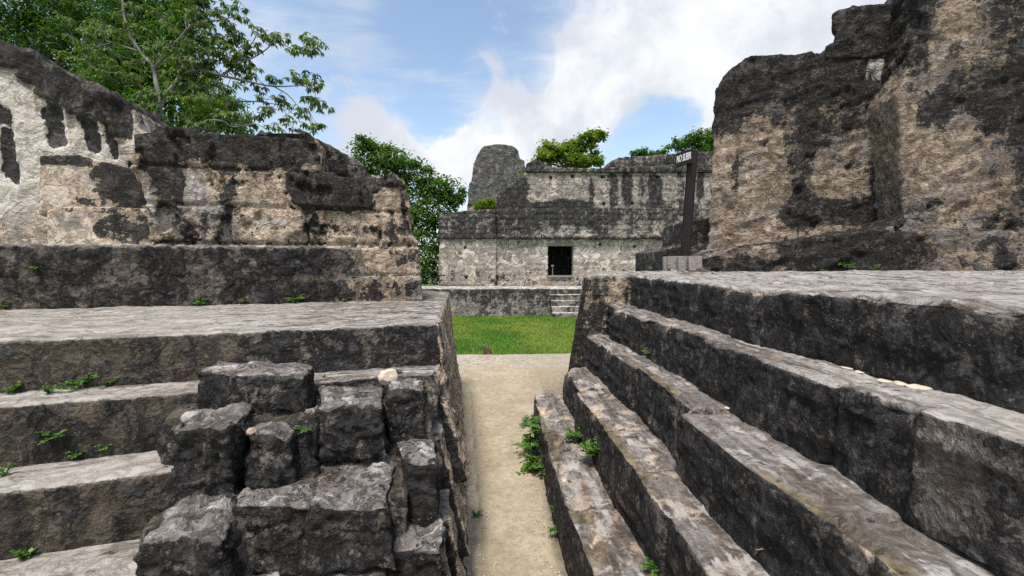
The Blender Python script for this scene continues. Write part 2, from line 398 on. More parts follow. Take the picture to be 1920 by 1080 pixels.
def path_z(V):
    x, y = V[:, 0], V[:, 1]
    ye = YEND+.45*fbm(V, 1.6, 4, .55, 3)+.06*x
    return .03*fbm(V, 1.6, 4, .5, 2)+.012*fbm(V, 9, 3, .5, 6)-sst(y, ye-.12, ye+.15)*.62 + .03*sst(y, 7.0, 7.9)*(1-sst(y, 8.0, 8.3))
V, F = grid(-3.2, 2.6, -3, 9.2, 200, 420, path_z)
me = np_mesh('path', V, F, True)
xl = -.09-(V[:, 1]-2.35)*.077; xl = np.where(V[:, 1] > 5.75, -9, xl)
xr = np.where(V[:, 1] < 4.6, .37, .66)
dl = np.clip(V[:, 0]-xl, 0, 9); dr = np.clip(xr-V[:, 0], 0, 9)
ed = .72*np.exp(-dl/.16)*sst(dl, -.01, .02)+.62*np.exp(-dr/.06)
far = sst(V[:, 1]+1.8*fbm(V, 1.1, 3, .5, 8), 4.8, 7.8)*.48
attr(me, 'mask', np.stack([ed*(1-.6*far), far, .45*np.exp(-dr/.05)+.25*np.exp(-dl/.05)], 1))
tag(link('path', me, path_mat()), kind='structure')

# ================================================================== LEFT STEPPED PLATFORM
ZL = EYE-.34
A0 = at_z(0, 638, ZL)[:2]; A1 = at_z(822, 605, ZL)[:2]; A2 = at_z(840, 548, ZL)[:2]
B1 = np.array([-.085, 2.30]); B2 = at_z(878, 740, 0)[:2]
lu = (A1-A0)/np.linalg.norm(A1-A0); lv = np.array([-lu[1], lu[0]])       # along the steps / into the depth
def side_top(t): return A1+(A2-A1)*t
def LS(P):                                                            # coordinates along, into
    d = np.asarray(P)[:, :2]-A1; return d@lu, d@lv
RL, TL = .245, .285
left = thing('stepped_platform', 'dark mossy stepped platform of decayed stone blocks left of the narrow path', 'platform', (-1.6, 2.2, 0))
def px_at(px, py, z): return at_z(px, py, z)
def left_fn(kind):
    def fn(P, N):
        n = len(P); s, v = LS(P); up = sst(N[:, 2], .45, .85)
        A, Bm = MK(n)
        side = sst(N[:, 0], .55, .8)*sst(s, -.45, -.2)
        low = fbm(P, 1.3, 4, .5, 21); mid = fbm(P, 6, 4, .55, 22); fine = fbm(P, 22, 3, .5, 23)
        rgt = sst(s, -1.25, -.55)                                          # blackened towards the corner
        D = .030*low+.026*mid+.013*fine
        strata = fbm(P*np.array([3., 3., 14.]), 1.4, 4, .55, 25)
        D = D+side*(.09*fbm(P*np.array([3, 6, 1.2]), 1., 4, .55, 26)+.03*strata)
        # risers: brown-grey render left, black right; treads pale and streaked
        A[:, 0] = (.44+.30*rgt+.14*low)*(1-up)+up*(.06+.14*rgt+.3*np.clip(mid, 0, 1))
        A[:, 0] = A[:, 0]*(1-side)+side*(.24+.6*fbm(P*np.array([1, 2.5, .6]), 2., 3, .5, 27))
        A[:, 1] = .30*(1-up)+.16*up+side*.85
        A[:, 2] = up*(.70+.22*np.exp(-((v-.25)/.5)**2))*(1-.35*rgt)
        Bm[:, 0] = (1-up)*(1-rgt)*.78+up*.2*sst(mid, .02, .2)
        if kind == 'step':                                                # dust at the foot of each riser
            vv = (v+99*TL) % TL
            Bm[:, 0] += up*.40*sst(vv, TL*.45, TL*.9)
        Bm[:, 0] *= (1-side)
        Bm[:, 1] = (1-up)*(1-sst(s, -2.3, -1.5))*.40*sst(low, -.1, .2)+side*.10
        Bm[:, 2] = (1-up)*.30*sst(low, .0, .2)+.12*side
        return D, A, Bm
    return fn
bm = bmesh.new()
E = 3.2
bl = A0-lu*E
topP = [bl, A1, A2, A2+lv*.6-lu*.3, bl+lv*4]
botP = [bl-lv*.06, B1, B2, B2+lv*.6-lu*.3, bl+lv*4]
prism(bm, topP, botP, ZL, -.7)
def side_x(y, z):                                                       # plan position of the battered side wall
    t = (y-2.3)/(5.68-2.3); xb = B1[0]+(B2[0]-B1[0])*t; xt = A1[0]+(A2[0]-A1[0])*((y-A1[1])/(A2[1]-A1[1]))
    return xb+(xt-xb)*(z/ZL)
stone('platform', bm, .018, left_fn('platform'), M_STL, left, 2)
for k in range(1, 6):
    bm = bmesh.new(); z = ZL-RL*k
    f0 = bl-lv*TL*k
    c = A1-lv*TL*k; 
    f1 = np.array([side_x(c[1], z)-.05, c[1]]); fb = np.array([side_x(c[1]-.03, 0)-.05, c[1]-.03])
    back = A1-lv*(TL*(k-1)-.12)
    g1 = np.array([side_x(back[1], z)-.05, back[1]]); gb = np.array([side_x(back[1], 0)-.05, back[1]])
    prism(bm, [f0, f1, g1, bl-lv*(TL*(k-1)-.12)], [f0-lv*.02, fb, gb, bl-lv*(TL*(k-1)-.12)], z, z-RL-.35 if k < 5 else -.7)
    stone('step', bm, .016, left_fn('step'), M_STL, left, 2)
# decayed blocks of the stair: (px left, px right, py of the top front edge, top level below eye, depth, height, roughness)
def block_fn(seed, r):
    def fn(P, N):
        n = len(P); up = sst(N[:, 2], .4, .85)
        low = fbm(P, 4.0, 3, .5, seed); mid = fbm(P, 11, 4, .55, seed+1); st = fbm(P*np.array([1, 1, 2.6]), 16, 3, .5, seed+2)
        pit = ridge(P, 9, 3, seed+4)
        D = r*(.07*low+.042*mid+.026*st-.026*(pit-.6)+.02*fbm(P, 40, 3, .55, seed+6))
        A, Bm = MK(n)
        A[:, 0] = .74*(1-up)+.26*up+.45*mid; A[:, 1] = .22; A[:, 2] = .36*up+.9*np.clip(st, -.2, 1)*up+.14*(1-up)
        Bm[:, 0] = .10; Bm[:, 1] = .04; Bm[:, 2] = .10
        return D, A, Bm
    return fn
def fill_fn(P, N):
    n = len(P); up = sst(N[:, 2], .4, .85); low = fbm(P, 5, 4, .55, 31); fine = fbm(P, 22, 3, .5, 33)
    A, Bm = MK(n, .36, .3, .0, .50, .10, .20); A[:, 0] += .35*low*(1-up)+.10*(1-up); Bm[:, 0] += .2*up
    return .06*low+.018*fine, A, Bm
BLOCKS = [
        (356, 580, 703, .475, .28, .21, .8), (300, 446, 806, .615, .26, .34, 1.2), (458, 552, 818, .66, .24, .22, 1.0),
        (584, 728, 762, .600, .34, .24, .9), (726, 806, 724, .555, .26, .31, 1.1), (742, 828, 872, .800, .26, .27, .7),
        (430, 600, 952, .855, .40, .26, 1.1), (572, 752, 945, .845, .42, .24, .8), (258, 425, 1010, .875, .34, .40, 1.2), (704, 846, 1025, 1.03, .30, .40, 1.1),
        (395, 735, 1110, 1.10, .50, .30, .8), (548, 590, 790, .64, .2, .3, .9)]
bm = bmesh.new()
for (x0, x1, py, h, dp, ht) in [(310, 590, 788, .625, .34, .3), (560, 815, 745, .60, .34, .3), (420, 762, 922, .85, .40, .3), (740, 835, 880, .83, .30, .3), (300, 480, 960, .86, .36, .3), (330, 850, 1010, 1.03, .36, .4)]:
    z = EYE-h-.02; p0 = at_z(x0, py, z)[:2]; p1 = at_z(x1, py, z)[:2]; p1[0] = min(p1[0], side_x(p1[1], z)-.05)
    prism(bm, [p0, p1, p1+lv*dp, p0+lv*dp], [p0-lv*.02, p1-lv*.02, p1+lv*dp, p0+lv*dp], z, z-ht)
for (x0, x1, py, h, dp, ht, r) in BLOCKS[1:]:
    z = EYE-h-.035; p0 = at_z(x0-16, py-4, z)[:2]+lv*.045; p1 = at_z(x1+16, py-4, z)[:2]+lv*.045; p1[0] = min(p1[0], side_x(p1[1], z)-.04)
    prism(bm, [p0, p1, p1+lv*dp, p0+lv*dp], [p0-lv*.03, p1-lv*.03, p1+lv*dp, p0+lv*dp], z, z-ht-.06)
stone('mortar_fill', bm, .016, fill_fn, M_ST, left, 5)
for i, (x0, x1, py, h, dp, ht, r) in enumerate(BLOCKS):
    z = EYE-h; p0 = at_z(x0, py, z)[:2]; p1 = at_z(x1, py, z)[:2]
    if i == 0: p0 = p0+lv*.03
    bm = bmesh.new(); ins = .010; x0 -= 4; x1 += 4
    rr = random.Random(i); zt = [z+rr.uniform(-.02, .02) for _ in range(4)]
    b0, b1 = p0+lv*dp, p1+lv*dp; J = lambda: lu*rr.uniform(-.018, .018)+lv*rr.uniform(-.028, .02)
    pm = (p0+p1)/2; prism(bm, [p0+lu*ins*2+J(), pm+J(), p1-lu*ins*2+J(), b1, b0], [p0-lv*.02+J(), pm-lv*.025+J(), p1-lv*.02+J(), b1, b0], zt[:2]+[zt[2]]+zt[2:], z-ht)
    stone('stone_block', bm, .011, block_fn(40+i*7, r), M_ST, left, 24)

# ================================================================== LEFT RUINED WALLS ABOVE THE PLATFORM
W0 = at_z(0, 580, ZL)[:2]; W1 = at_z(792, 563, ZL)[:2]
FL = Face(W0, W1)
lw = thing('ruined_wall', 'tan and black ruined wall of plastered blocks standing on the left platform', 'wall', (float(W1[0])-1.5, float(W1[1]), ZL))
def wallA_fn(P, N):
    n = len(P); s = FL.s(P); z = P[:, 2]; up = sst(N[:, 2], .5, .85)
    sR = FL.s(FL.pt(690, 510)); rt = sst(s, sR-.35, sR+.05)
    low = fbm(P, 1.6, 4, .5, 61); mid = fbm(P, 7, 4, .55, 62); chip = sst(fbm(P, 5.5, 5, .55, 63), -.03, .03)
    jb, rb = masonry(s+.05*low, z+.02*mid, ZL-.02, .275, .62, 3, .022)
    D = .028*low+.016*mid-.020*(1-jb)*(.35+.65*rt)+.010*chip+.008*fbm(P, 24, 3, .5, 64)+(.012*(rb-.5))*rt
    side = sst(N@FL.u, .5, .8)
    D = D+side*.05*fbm(P*np.array([6, 6, .8]), 1.3, 4, .5, 65)
    A, Bm = MK(n)
    topb = sst(z, FL.zz(300, 468), FL.zz(300, 458))
    A[:, 0] = .48+.16*low-rt*(.12*chip+.02)+.05*(1-chip)-.3*topb*(1-rt)
    A[:, 0] += .22*FL.blob(P, 600, 490, 90, 22)+.16*FL.blob(P, 690, 545, 110, 18)-.2*FL.blob(P, 590, 520, 50, 8)
    A[:, 1] = .22+.40*rt
    A[:, 2] = .18*topb+.42*FL.blob(P, 293, 498, 12, 14)+.42*topb*(1-sst(s, FL.s(FL.pt(270, 460)), FL.s(FL.pt(300, 460))))+.16*rt*chip
    A[:, 0] = A[:, 0]*(1-.4*side)+.12*side
    Bm[:, 0] = .62*(1-rt)*(1-topb); Bm[:, 1] = .25*(1-sst(z, ZL+.1, ZL+.35))*(1-rt); Bm[:, 2] = .30*FL.blob(P, 345, 490, 25, 25)+.2*(1-rt)*sst(low, .05, .2)
    return D, A, Bm
bm = bmesh.new()
FL.slab(bm, [(-900, 470), (-900, 610), (0, 600), (400, 600), (797, 590), (786, 463), (400, 461), (0, 456)], 0, 1.25)
stone('plinth', bm, .017, wallA_fn, M_WALL, lw, 2)
def wallB_fn(P, N):
    n = len(P); s = FL.s(P); z = P[:, 2]; up = sst(N[:, 2], .5, .85); side = sst(N@FL.u, .5, .8)
    low = fbm(P, 1.8, 4, .5, 71); mid = fbm(P, 7, 4, .55, 72); c0 = fbm(P, 4.2, 5, .58, 73); chip = sst(c0, -.05, .0)
    z0 = FL.zz(500, 457, .06)
    jb, rb = masonry(s+.06*low, z+.03*mid, z0, .335, .66, 11, .03)
    blk = FL.blob(P, 618, 357, 74, 30, .06, .15, 6)                             # raised black block
    D = .026*low+.014*mid-.026*(1-jb)+.042*chip-.016+.009*fbm(P, 26, 3, .5, 74)+.022*blk+.016*(rb-.5)
    D = D+side*(.07*fbm(P*np.array([7, 7, .7]), 1.3, 4, .5, 75))
    B_ = lambda px, py, rx, ry, k=.5: FL.blob(P, px, py, rx, ry, .06, k)
    A, Bm = MK(n)
    dk = .22-.06*chip+.12*low
    dk = np.maximum(dk, .30+.50*B_(430, 270, 185, 30, .35)); dk += .26*B_(300, 290, 28, 55)+.42*B_(322, 358, 26, 36)+.25*B_(525, 275, 70, 50)
    dk = np.maximum(dk, .98*FL.blob(P, 618, 357, 76, 32, .06, .15, 6)); dk = np.maximum(dk, .9*B_(705, 338, 58, 10))+.30*B_(700, 350, 34, 12)+.4*B_(757, 375, 7, 50)+.25*B_(480, 330, 22, 22)+.22*B_(425, 345, 14, 45)
    dk += .24*B_(640, 430, 70, 10)+.20*B_(585, 410, 18, 18)+.20*B_(730, 420, 14, 34)+.20*B_(775, 400, 16, 80)+.18*B_(330, 425, 60, 30)-.10*B_(500, 425, 50, 24)
    dk -= .22*B_(365, 355, 18, 34)+.1*B_(700, 390, 50, 26)+.15*B_(275, 400, 14, 60)
    dk += .25*(1-jb)*(1-chip)+.30*np.exp(-((c0+.035)/.018)**2)*sst(mid, -.1, .08)
    A[:, 0] = dk*(1-side)+side*(.42+.75*fbm(P*np.array([8, 8, .5]), 1.2, 3, .5, 76)); A[:, 0] += .25*up
    A[:, 1] = .74-.30*B_(370, 420, 80, 36)-.2*B_(325, 355, 60, 45)
    A[:, 2] = .16+.34*B_(365, 355, 20, 36)+.32*B_(274, 390, 14, 70)+.20*B_(520, 425, 60, 20)+.25*B_(290, 252, 12, 14)+.12*chip
    Bm[:, 0] = .12; Bm[:, 2] = .06
    return D, A, Bm
bm = bmesh.new()
FL.slab(bm, [(282, 475), (268, 380), (250, 300), (246, 250), (300, 241), (420, 246), (560, 246), (592, 258), (600, 300), (594, 330), (680, 326), (745, 330), (752, 345), (768, 400), (782, 462), (782, 475)], .06, 1.22)
stone('upper_wall', bm, .016, wallB_fn, M_WALL, lw, 2)
def rubble_fn(P, N):
    n = len(P); A, Bm = MK(n, .62, .3, .05, .1, .05)
    up = sst(N[:, 2], .3, .8)
    D = .12*fbm(P, 2.5, 4, .55, 81)+.05*fbm(P*np.array([1, 1, 2.5]), 7, 4, .55, 82)+.02*fbm(P, 20, 3, .5, 83)
    A[:, 0] = .66-.14*up+.4*fbm(P, 6, 3, .5, 84); A[:, 2] = .14+.22*up
    return D, A, Bm
bm = bmesh.new()
FL.slab(bm, [(560, 345), (565, 262), (592, 255), (612, 272), (640, 288), (676, 296), (690, 318), (690, 345)], .45, .9)
stone('rubble_core', bm, .025, rubble_fn, M_ST, lw, 3)

# --- whitewashed wall further left
lc = thing('plastered_wall', 'white plastered ruined wall with black stained top at the far left under trees', 'wall', (-3.4, 3.9, ZL))
DC = .62
def wallC_fn(P, N):
    n = len(P); z = P[:, 2]; up = sst(N[:, 2], .4, .8)
    B_ = lambda px, py, rx, ry, k=.4, d=DC: FL.blob(P, px, py, rx, ry, d, k)
    low = fbm(P, 1.5, 4, .5, 91); mid = fbm(P, 6, 4, .55, 92)
    A, Bm = MK(n)
    cap = 0
    for (px, py, rx, ry) in [(-40, 90, 60, 32), (30, 105, 50, 24), (75, 130, 34, 34), (115, 165, 40, 34), (160, 185, 36, 34), (205, 203, 34, 32), (222, 228, 14, 30)]:
        cap = np.maximum(cap, B_(px, py, rx, ry))
    holes = 0
    for (px, py, rx, ry) in [(98, 214, 17, 13), (105, 250, 13, 24), (170, 225, 12, 24), (174, 266, 10, 18), (205, 225, 9, 40), (214, 282, 6, 15), (232, 215, 12, 44), (14, 285, 9, 52), (0, 215, 16, 20), (26, 322, 6, 20), (150, 180, 7, 26), (247, 318, 5, 14), (130, 165, 10, 26)]:
        holes = np.maximum(holes, FL.blob(P, px, py, rx, ry, DC, .25, 3.5))  # niche shade painted dark over shallow dents, mixed with streaks below the cap
    D = .030*low+.012*mid+.005*fbm(P, 22, 3, .5, 93)-.025*holes+.035*cap*(1+.8*mid)+.09*cap*fbm(P*np.array([1.6, 1.6, .8]), 4, 4, .55, 94)
    A[:, 0] = np.maximum(-.02+.18*mid, np.maximum(cap*.88, holes*1.0))+.25*up
    A[:, 1] = .55; A[:, 2] = .88*(1-cap)-.18*sst(mid, 0, .2)-.40*(1-sst(z, FL.zz(100, 450, DC), FL.zz(100, 330, DC)))-.25*B_(195, 250, 60, 40)
    Bm[:, 0] = .10
    return D, A, Bm
bm = bmesh.new()
FL.slab(bm, [(-1100, 500), (-1100, -60), (-300, 10), (0, 84), (60, 104), (75, 118), (130, 135), (190, 170), (235, 185), (252, 210), (262, 245), (300, 250), (300, 500)], DC, 1.0)
stone('wall_face', bm, .022, wallC_fn, M_PLAS, lc, 2)
def ledge_fn(seed, dmask):
    def fn(P, N):
        n = len(P); up = sst(N[:, 2], .4, .8); A, Bm = MK(n)
        low = fbm(P, 2.2, 4, .5, seed); mid = fbm(P, 8, 4, .55, seed+1)
        D = .03*low+.016*mid+.008*fbm(P, 24, 3, .5, seed+2)
        A[:, 0] = .12+.2*mid; A[:, 1] = .65; A[:, 2] = .46+.2*up
        for (px, py, rx, ry, d, v) in dmask:
            b = FL.blob(P, px, py, rx, ry, d, .3); A[:, 0] = A[:, 0]*(1-b)+b*v; A[:, 2] *= (1-b)
        Bm[:, 0] = .14
        return D, A, Bm
    return fn
bm = bmesh.new(); FL.slab(bm, [(72, 405), (70, 290), (150, 288), (190, 300), (235, 312), (268, 325), (275, 405)], .34, .6)
stone('ledge', bm, .018, ledge_fn(101, [(112, 297, 46, 12, .34, .8), (230, 345, 42, 42, .34, .8), (175, 385, 30, 12, .34, .5)]), M_PLAS, lc, 3)
bm = bmesh.new(); FL.slab(bm, [(88, 475), (84, 394), (120, 386), (200, 388), (282, 392), (284, 475)], .10, .7)
stone('ledge', bm, .018, ledge_fn(111, [(200, 394, 90, 6, .10, .5), (236, 428, 44, 28, .10, .62)]), M_PLAS, lc, 3)

# ================================================================== RIGHT STAIRCASE AND PLATFORM
RR, TR, X0 = .32, .25, 1.50
ZR = EYE-.105
right = thing('stone_staircase', 'broad worn grey stone staircase with black risers right of the path', 'staircase', (1.5, 3, 0))
pale_c = at_z(1760, 870, ZR-RR-.12)
def right_fn(k):
    def fn(P, N):
        n = len(P); x, y, z = P.T; up = sst(N[:, 2], .45, .85); fr = sst(-N[:, 1], .5, .8)
        low = fbm(P, 1.2, 4, .5, 121+k); mid = fbm(P, 6, 4, .55, 122); fine = fbm(P, 20, 3, .5, 123)
        A, Bm = MK(n)
        wob = fbm(np.stack([y, y*0+k*3.1, y*0], 1), 1.1, 3, .55, 130)
        D = np.zeros((n, 3)); base = .045*low+.028*mid+.016*fine
        strat = ridge(P*np.array([2, 1.2, 7]), 1.6, 4, 126)
        base = base+(1-up)*(.03*(strat-.6))
        D += N*base[:, None]; D[:, 0] += wob*.09*(1-fr)
        D[:, 2] += -.015*sst(low, 0, .2)
        Lb = .95; off = (k*.37) % 1; cb = np.floor((y+.12*low)/Lb+off); fb_ = (y+.12*low)/Lb+off-cb; rb = _h((cb+100).astype(np.int64), (cb*0+k).astype(np.int64), (cb*0).astype(np.int64), 77)
        jn = 1-sst(np.minimum(fb_, 1-fb_)*Lb, 0, .022)
        D += N*(-.030*jn*(.3+sst(mid, -.05, .1)))[:, None]; D[:, 0] += (rb-.5)*.06*(1-fr); D[:, 2] += (rb-.5)*.022
        pe = np.exp(-(((x-(X0-TR*k)-wob*.09)/.055)**2+((z-(ZR-RR*k))/.055)**2)); ch = sst(fbm(P, 3.2, 4, .6, 145), .02, .22)
        D += N*(-.050*pe*ch)[:, None]
        edge = sst(-(x-(X0-TR*k)-wob*.09), -.17, .03)
        pat = sst(fbm(np.stack([y, y*0+k*9.7, y*0], 1), 1.5, 3, .5, 140)+.5*mid, .01, .09)
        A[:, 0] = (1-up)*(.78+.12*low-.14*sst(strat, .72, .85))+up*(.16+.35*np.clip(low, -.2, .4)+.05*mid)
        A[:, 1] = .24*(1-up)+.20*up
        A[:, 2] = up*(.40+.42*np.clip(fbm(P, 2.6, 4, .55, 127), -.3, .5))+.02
        Bm[:, 0] = up*edge*pat*.74+(1-up)*.16*pat*edge
        Bm[:, 1] = .20*up*edge*pat
        Bm[:, 2] = .05
        A[:, 0] += .25*jn; A[:, 1] += .5*pe*ch; A[:, 0] -= .3*pe*ch; Bm[:, 0] += .2*pe*ch
        if k >= 3:                                                        # the lowest steps are earthier
            A[:, 0] -= (1-up)*.14*sst(y, 2.6, 3.6); Bm[:, 0] += (1-up)*.36*sst(y, 1.8, 3.4); Bm[:, 1] += (1-up)*.14; A[:, 1] += .15
        if k == 1:
            b = np.exp(-(((y-pale_c[1])/.10)**4+((z-pale_c[2])/.15)**2))*(1-up); A[:, 0] -= .5*b; A[:, 1] += .1*b; A[:, 2] += .18*b
            b2 = np.exp(-((y-pale_c[1]+.22)/.22)**4)*(1-up); A[:, 0] -= .18*b2
            A[:, 2] += up*.25*(1-sst(y, 1.5, 2.3))
        return D, A, Bm
    return fn
YN, YF = -1.2, 4.66
def rplat_fn(P, N):
    D, A, Bm = right_fn(0)(P, N); up = sst(N[:, 2], .45, .85)
    A[:, 2] += up*.26; A[:, 0] -= up*.08
    st = sst(P[:, 1], 4.4, 4.6)*(1-up)*(1-sst(P[:, 0], 1.5, 1.7))
    A[:, 0] -= st*.34*sst(fbm(P*np.array([3, 3, .9]), 2, 4, .5, 151), -.05, .15); A[:, 1] += st*.35; A[:, 2] += st*.08
    D += N*(st*.05*fbm(P*np.array([3, 3, .8]), 2.5, 4, .55, 152))[:, None]
    return D, A, Bm
bm = bmesh.new()
zt = [ZR, ZR, ZR+.075, ZR+.075, ZR-.02]
prism(bm, [(X0, YN), (X0, YF), (X0+1.2, 6.6), (9, 6.6), (9, YN)], [(X0-.05, YN), (X0-.05, YF), (X0+1.2, 6.6), (9, 6.6), (9, YN)], zt, -.7)
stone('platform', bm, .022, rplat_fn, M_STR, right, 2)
p1 = at_z(1104, 519, ZR)[:2]; tl = np.array([175*4.68/800, 4.68])
bm = bmesh.new()
prism(bm, [(tl[0]+.02, 4.72), (X0+.3, 4.68), (X0+1.6, 6.3), (1.45, 6.3)], [(.66, 4.58), (X0+.3, 4.58), (X0+1.6, 6.4), (1.0, 6.4)], [ZR, ZR, ZR+.05, ZR+.03], -.7)
stone('end_wall', bm, .018, rplat_fn, M_STR, right, 3)
for k, yf in ((1, 4.70), (2, 4.62), (3, 4.47), (4, 4.60)):
    bm = bmesh.new(); z = ZR-RR*k; x = X0-TR*k-(.06 if k == 4 else 0)
    e = .0 if k < 4 else .0
    x1 = X0-TR*(k-1)+.14
    yb = 4.82 if k < 3 else yf
    prism(bm, [(x, YN), (x, yf-.03), (x+.06, yf), (x1, yb), (x1, YN)], [(x-.03-(k == 4)*.03, YN), (x-.03, yf-.02), (x+.04, yf+.03), (x1, yb), (x1, YN)], z, (z-RR-.3) if k < 4 else -.4)
    if k == 1:
        yj = at_z(1742, 772, z)[1]; prism(bm, [(x-.035, YN), (x-.035, yj), (x+.1, yj), (x+.1, YN)], [(x-.05, YN), (x-.05, yj-.01), (x+.1, yj), (x+.1, YN)], z+.012, z-RR)
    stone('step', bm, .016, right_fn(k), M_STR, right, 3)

# ================================================================== RIGHT RUINED WALL
Q0 = at_y(1322, 500, 5.7)[:2]; Q1 = at_y(1920, 500, 4.7)[:2]
FR = Face(Q0, Q1)
rw = thing('eroded_wall', 'tall eroded brown limestone wall with black cap rising on the right platform', 'wall', (4.2, 5.6, ZR))
def rock_fn(dk, base_d=0, seed=160, base=.34, white=(), lo=.06):
    def fn(P, N):
        n = len(P); z = P[:, 2]; up = sst(N[:, 2], .35, .8); s = FR.s(P)
        low = fbm(P, .9, 4, .5, seed); mid = fbm(P, 3.5, 4, .55, seed+1); fine = fbm(P, 14, 4, .55, seed+2)
        Q = np.stack([s*1.1, P@FR.n*1.1, (z-.28*s)*4.2], 1)
        str_ = ridge(Q, 1.5, 5, seed+3); pits = np.clip(fbm(P, 5, 3, .5, seed+5)-.14, 0, 1)
        D = lo*low+.055*mid+.028*fine+.065*(str_-.6)-.30*pits
        A, Bm = MK(n)
        d = base+.55*np.clip(fbm(P*np.array([2.2, 2.2, .4]), 1.3, 4, .55, seed+9), -.15, .5)+.42*mid+.22*(.62-str_)+.35*np.clip(fbm(P*np.array([1.4, 1.4, .7]), 1.5, 3, .5, seed+7), -.3, .4)
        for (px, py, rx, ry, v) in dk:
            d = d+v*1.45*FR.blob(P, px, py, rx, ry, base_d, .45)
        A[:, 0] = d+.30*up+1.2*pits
        A[:, 1] = .56+.8*low; A[:, 2] = .10+.6*np.clip(fine+mid, -.3, .35)
        for (px, py, rx, ry, v) in white: 
            b = FR.blob(P, px, py, rx, ry, base_d, .2, 5); A[:, 2] += v*b; A[:, 0] -= .8*v*b
        Bm[:, 0] = .22; Bm[:, 1] = .05+.1*up; Bm[:, 2] = .12
        return D, A, Bm
    return fn
bm = bmesh.new()
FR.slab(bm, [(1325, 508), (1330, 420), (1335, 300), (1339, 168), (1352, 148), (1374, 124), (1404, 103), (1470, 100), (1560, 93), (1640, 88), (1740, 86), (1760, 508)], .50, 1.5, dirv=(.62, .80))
stone('wall_face', bm, .027, rock_fn([(1420, 130, 90, 50, .5), (1350, 190, 40, 70, .42), (1430, 190, 40, 50, .25), (1560, 130, 120, 45, .5), (1560, 215, 70, 60, .25), (1520, 390, 30, 40, .3), (1560, 395, 90, 24, .42), (1668, 345, 26, 90, .75), (1600, 405, 60, 16, .5), (1500, 320, 22, 90, .2), (1377, 330, 7, 60, .28),  # tall dark blob left of the pier paints shade into the recess
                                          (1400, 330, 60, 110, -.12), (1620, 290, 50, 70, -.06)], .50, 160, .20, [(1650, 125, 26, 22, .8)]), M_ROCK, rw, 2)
bm = bmesh.new()
FR.slab(bm, [(1548, 108), (1550, 86), (1566, 80), (1568, 60), (1560, 58), (1562, 22), (1598, 12), (1650, 6), (1705, 2), (1760, -30), (1800, -60), (1800, 110)], .46, 1.2, dirv=(.72, .70))
stone('upper_block', bm, .027, rock_fn([(1650, 60, 160, 60, .5)], .46, 180, .45), M_ROCK, rw, 2)
bm = bmesh.new()
FR.slab(bm, [(1706, 512), (1694, 418), (1690, 330), (1692, 240), (1684, 180), (1706, 110), (1722, 40), (1730, -60), (1800, -130), (2000, -170), (2600, -200), (2600, 515)], -.10, 1.8)
stone('pier', bm, .027, rock_fn([(1900, 120, 70, 150, .2), (1830, 170, 60, 40, .22), (1745, 215, 22, 30, .35), (1880, 330, 40, 140, .18), (1720, 50, 28, 90, .3), (1780, 320, 40, 70, -.12), (1860, 320, 40, 60, -.14), (1770, 120, 40, 60, -.12)], -.06, 200, .27), M_ROCK, rw, 2)
bm = bmesh.new()
FR.slab(bm, [(1296, 512), (1302, 478), (1330, 468), (1420, 458), (1520, 446), (1600, 434), (1660, 426), (1705, 406), (1760, 425), (1900, 432), (2600, 430), (2600, 530), (1296, 520)], -.22, .9)
stone('base_ledge', bm, .023, rock_fn([(1560, 470, 130, 38, .36), (1640, 490, 70, 25, .4), (1530, 500, 30, 20, .3), (1800, 470, 90, 30, .12), (1380, 500, 60, 14, .2), (1390, 470, 60, 12, -.2)], -.22, 220, .34), M_ROCK, rw, 4)
# low dark wall behind the sign
lowp = Face((-5, 6.6), (9, 6.6))
bm = bmesh.new()
lowp.slab(bm, [(1236, 512), (1237, 470), (1262, 463), (1296, 460), (1300, 412), (1340, 408), (1345, 512)], 0, 1.2)
def low_fn(P, N):
    D, A, Bm = rubble_fn(P, N); return D*.35, A, Bm
tag(stone('low_wall', bm, .03, low_fn, M_ST, None, 1), 'low black stone wall stub behind the foot of the sign post', 'wall')

# ================================================================== SIGN AND TIMBER
M_DARKWOOD = simple_mat('dark_painted_wood', (.011, .006, .006), (.030, .016, .015), 30, .6, .002, (1, 1, .15))
M_GREYWOOD = simple_mat('weathered_wood', (.10, .085, .075), (.30, .27, .245), 26, .85, .004, (.5, .5, 4))
M_LETTER = simple_mat('white_paint', (.62, .62, .62), (.78, .78, .77), 30, .6)
YS = 4.95
pb, ptp = at_y(1283, 502, YS), at_y(1299, 284, YS-.02)
sign = thing('sign_post', 'leaning dark wooden post with a small painted warning board', 'sign', tuple(at_y(1283, 506, YS)))
bm = bmesh.new()
ax = Vector(ptp-pb); L = ax.length; qr = ax.to_track_quat('Z', 'X').to_matrix()@Matrix.Rotation(rad(38), 3, 'Z')
box_bm(bm, Vector((pb+ptp)/2), .066, .066, L, qr); bmesh.ops.bevel(bm, geom=bm.edges[:], offset=.006, segments=2, affect='EDGES')
me = bpy.data.meshes.new('post'); bm.to_mesh(me); bm.free(); link('post', me, M_DARKWOOD, sign)
bl_, br_ = at_y(1274.5, 302, YS+.13), at_y(1307, 292, YS-.12)
cb = Vector((bl_+br_)/2); ub = Vector(br_-bl_); ub.z = 0; wl = ub.length; ub.normalize(); nb_ = Vector((ub.y, -ub.x, 0)); zb = ub.cross(nb_)*-1
if zb.z < 0: zb = -zb
MB = Matrix((ub, -nb_, zb)).transposed()
bm = bmesh.new(); box_bm(bm, cb+nb_*.055, wl, .025, .165, MB); bmesh.ops.bevel(bm, geom=bm.edges[:], offset=.004, segments=2, affect='EDGES')
me = bpy.data.meshes.new('board'); bm.to_mesh(me); bm.free(); bd = link('board', me, M_DARKWOOD, sign)
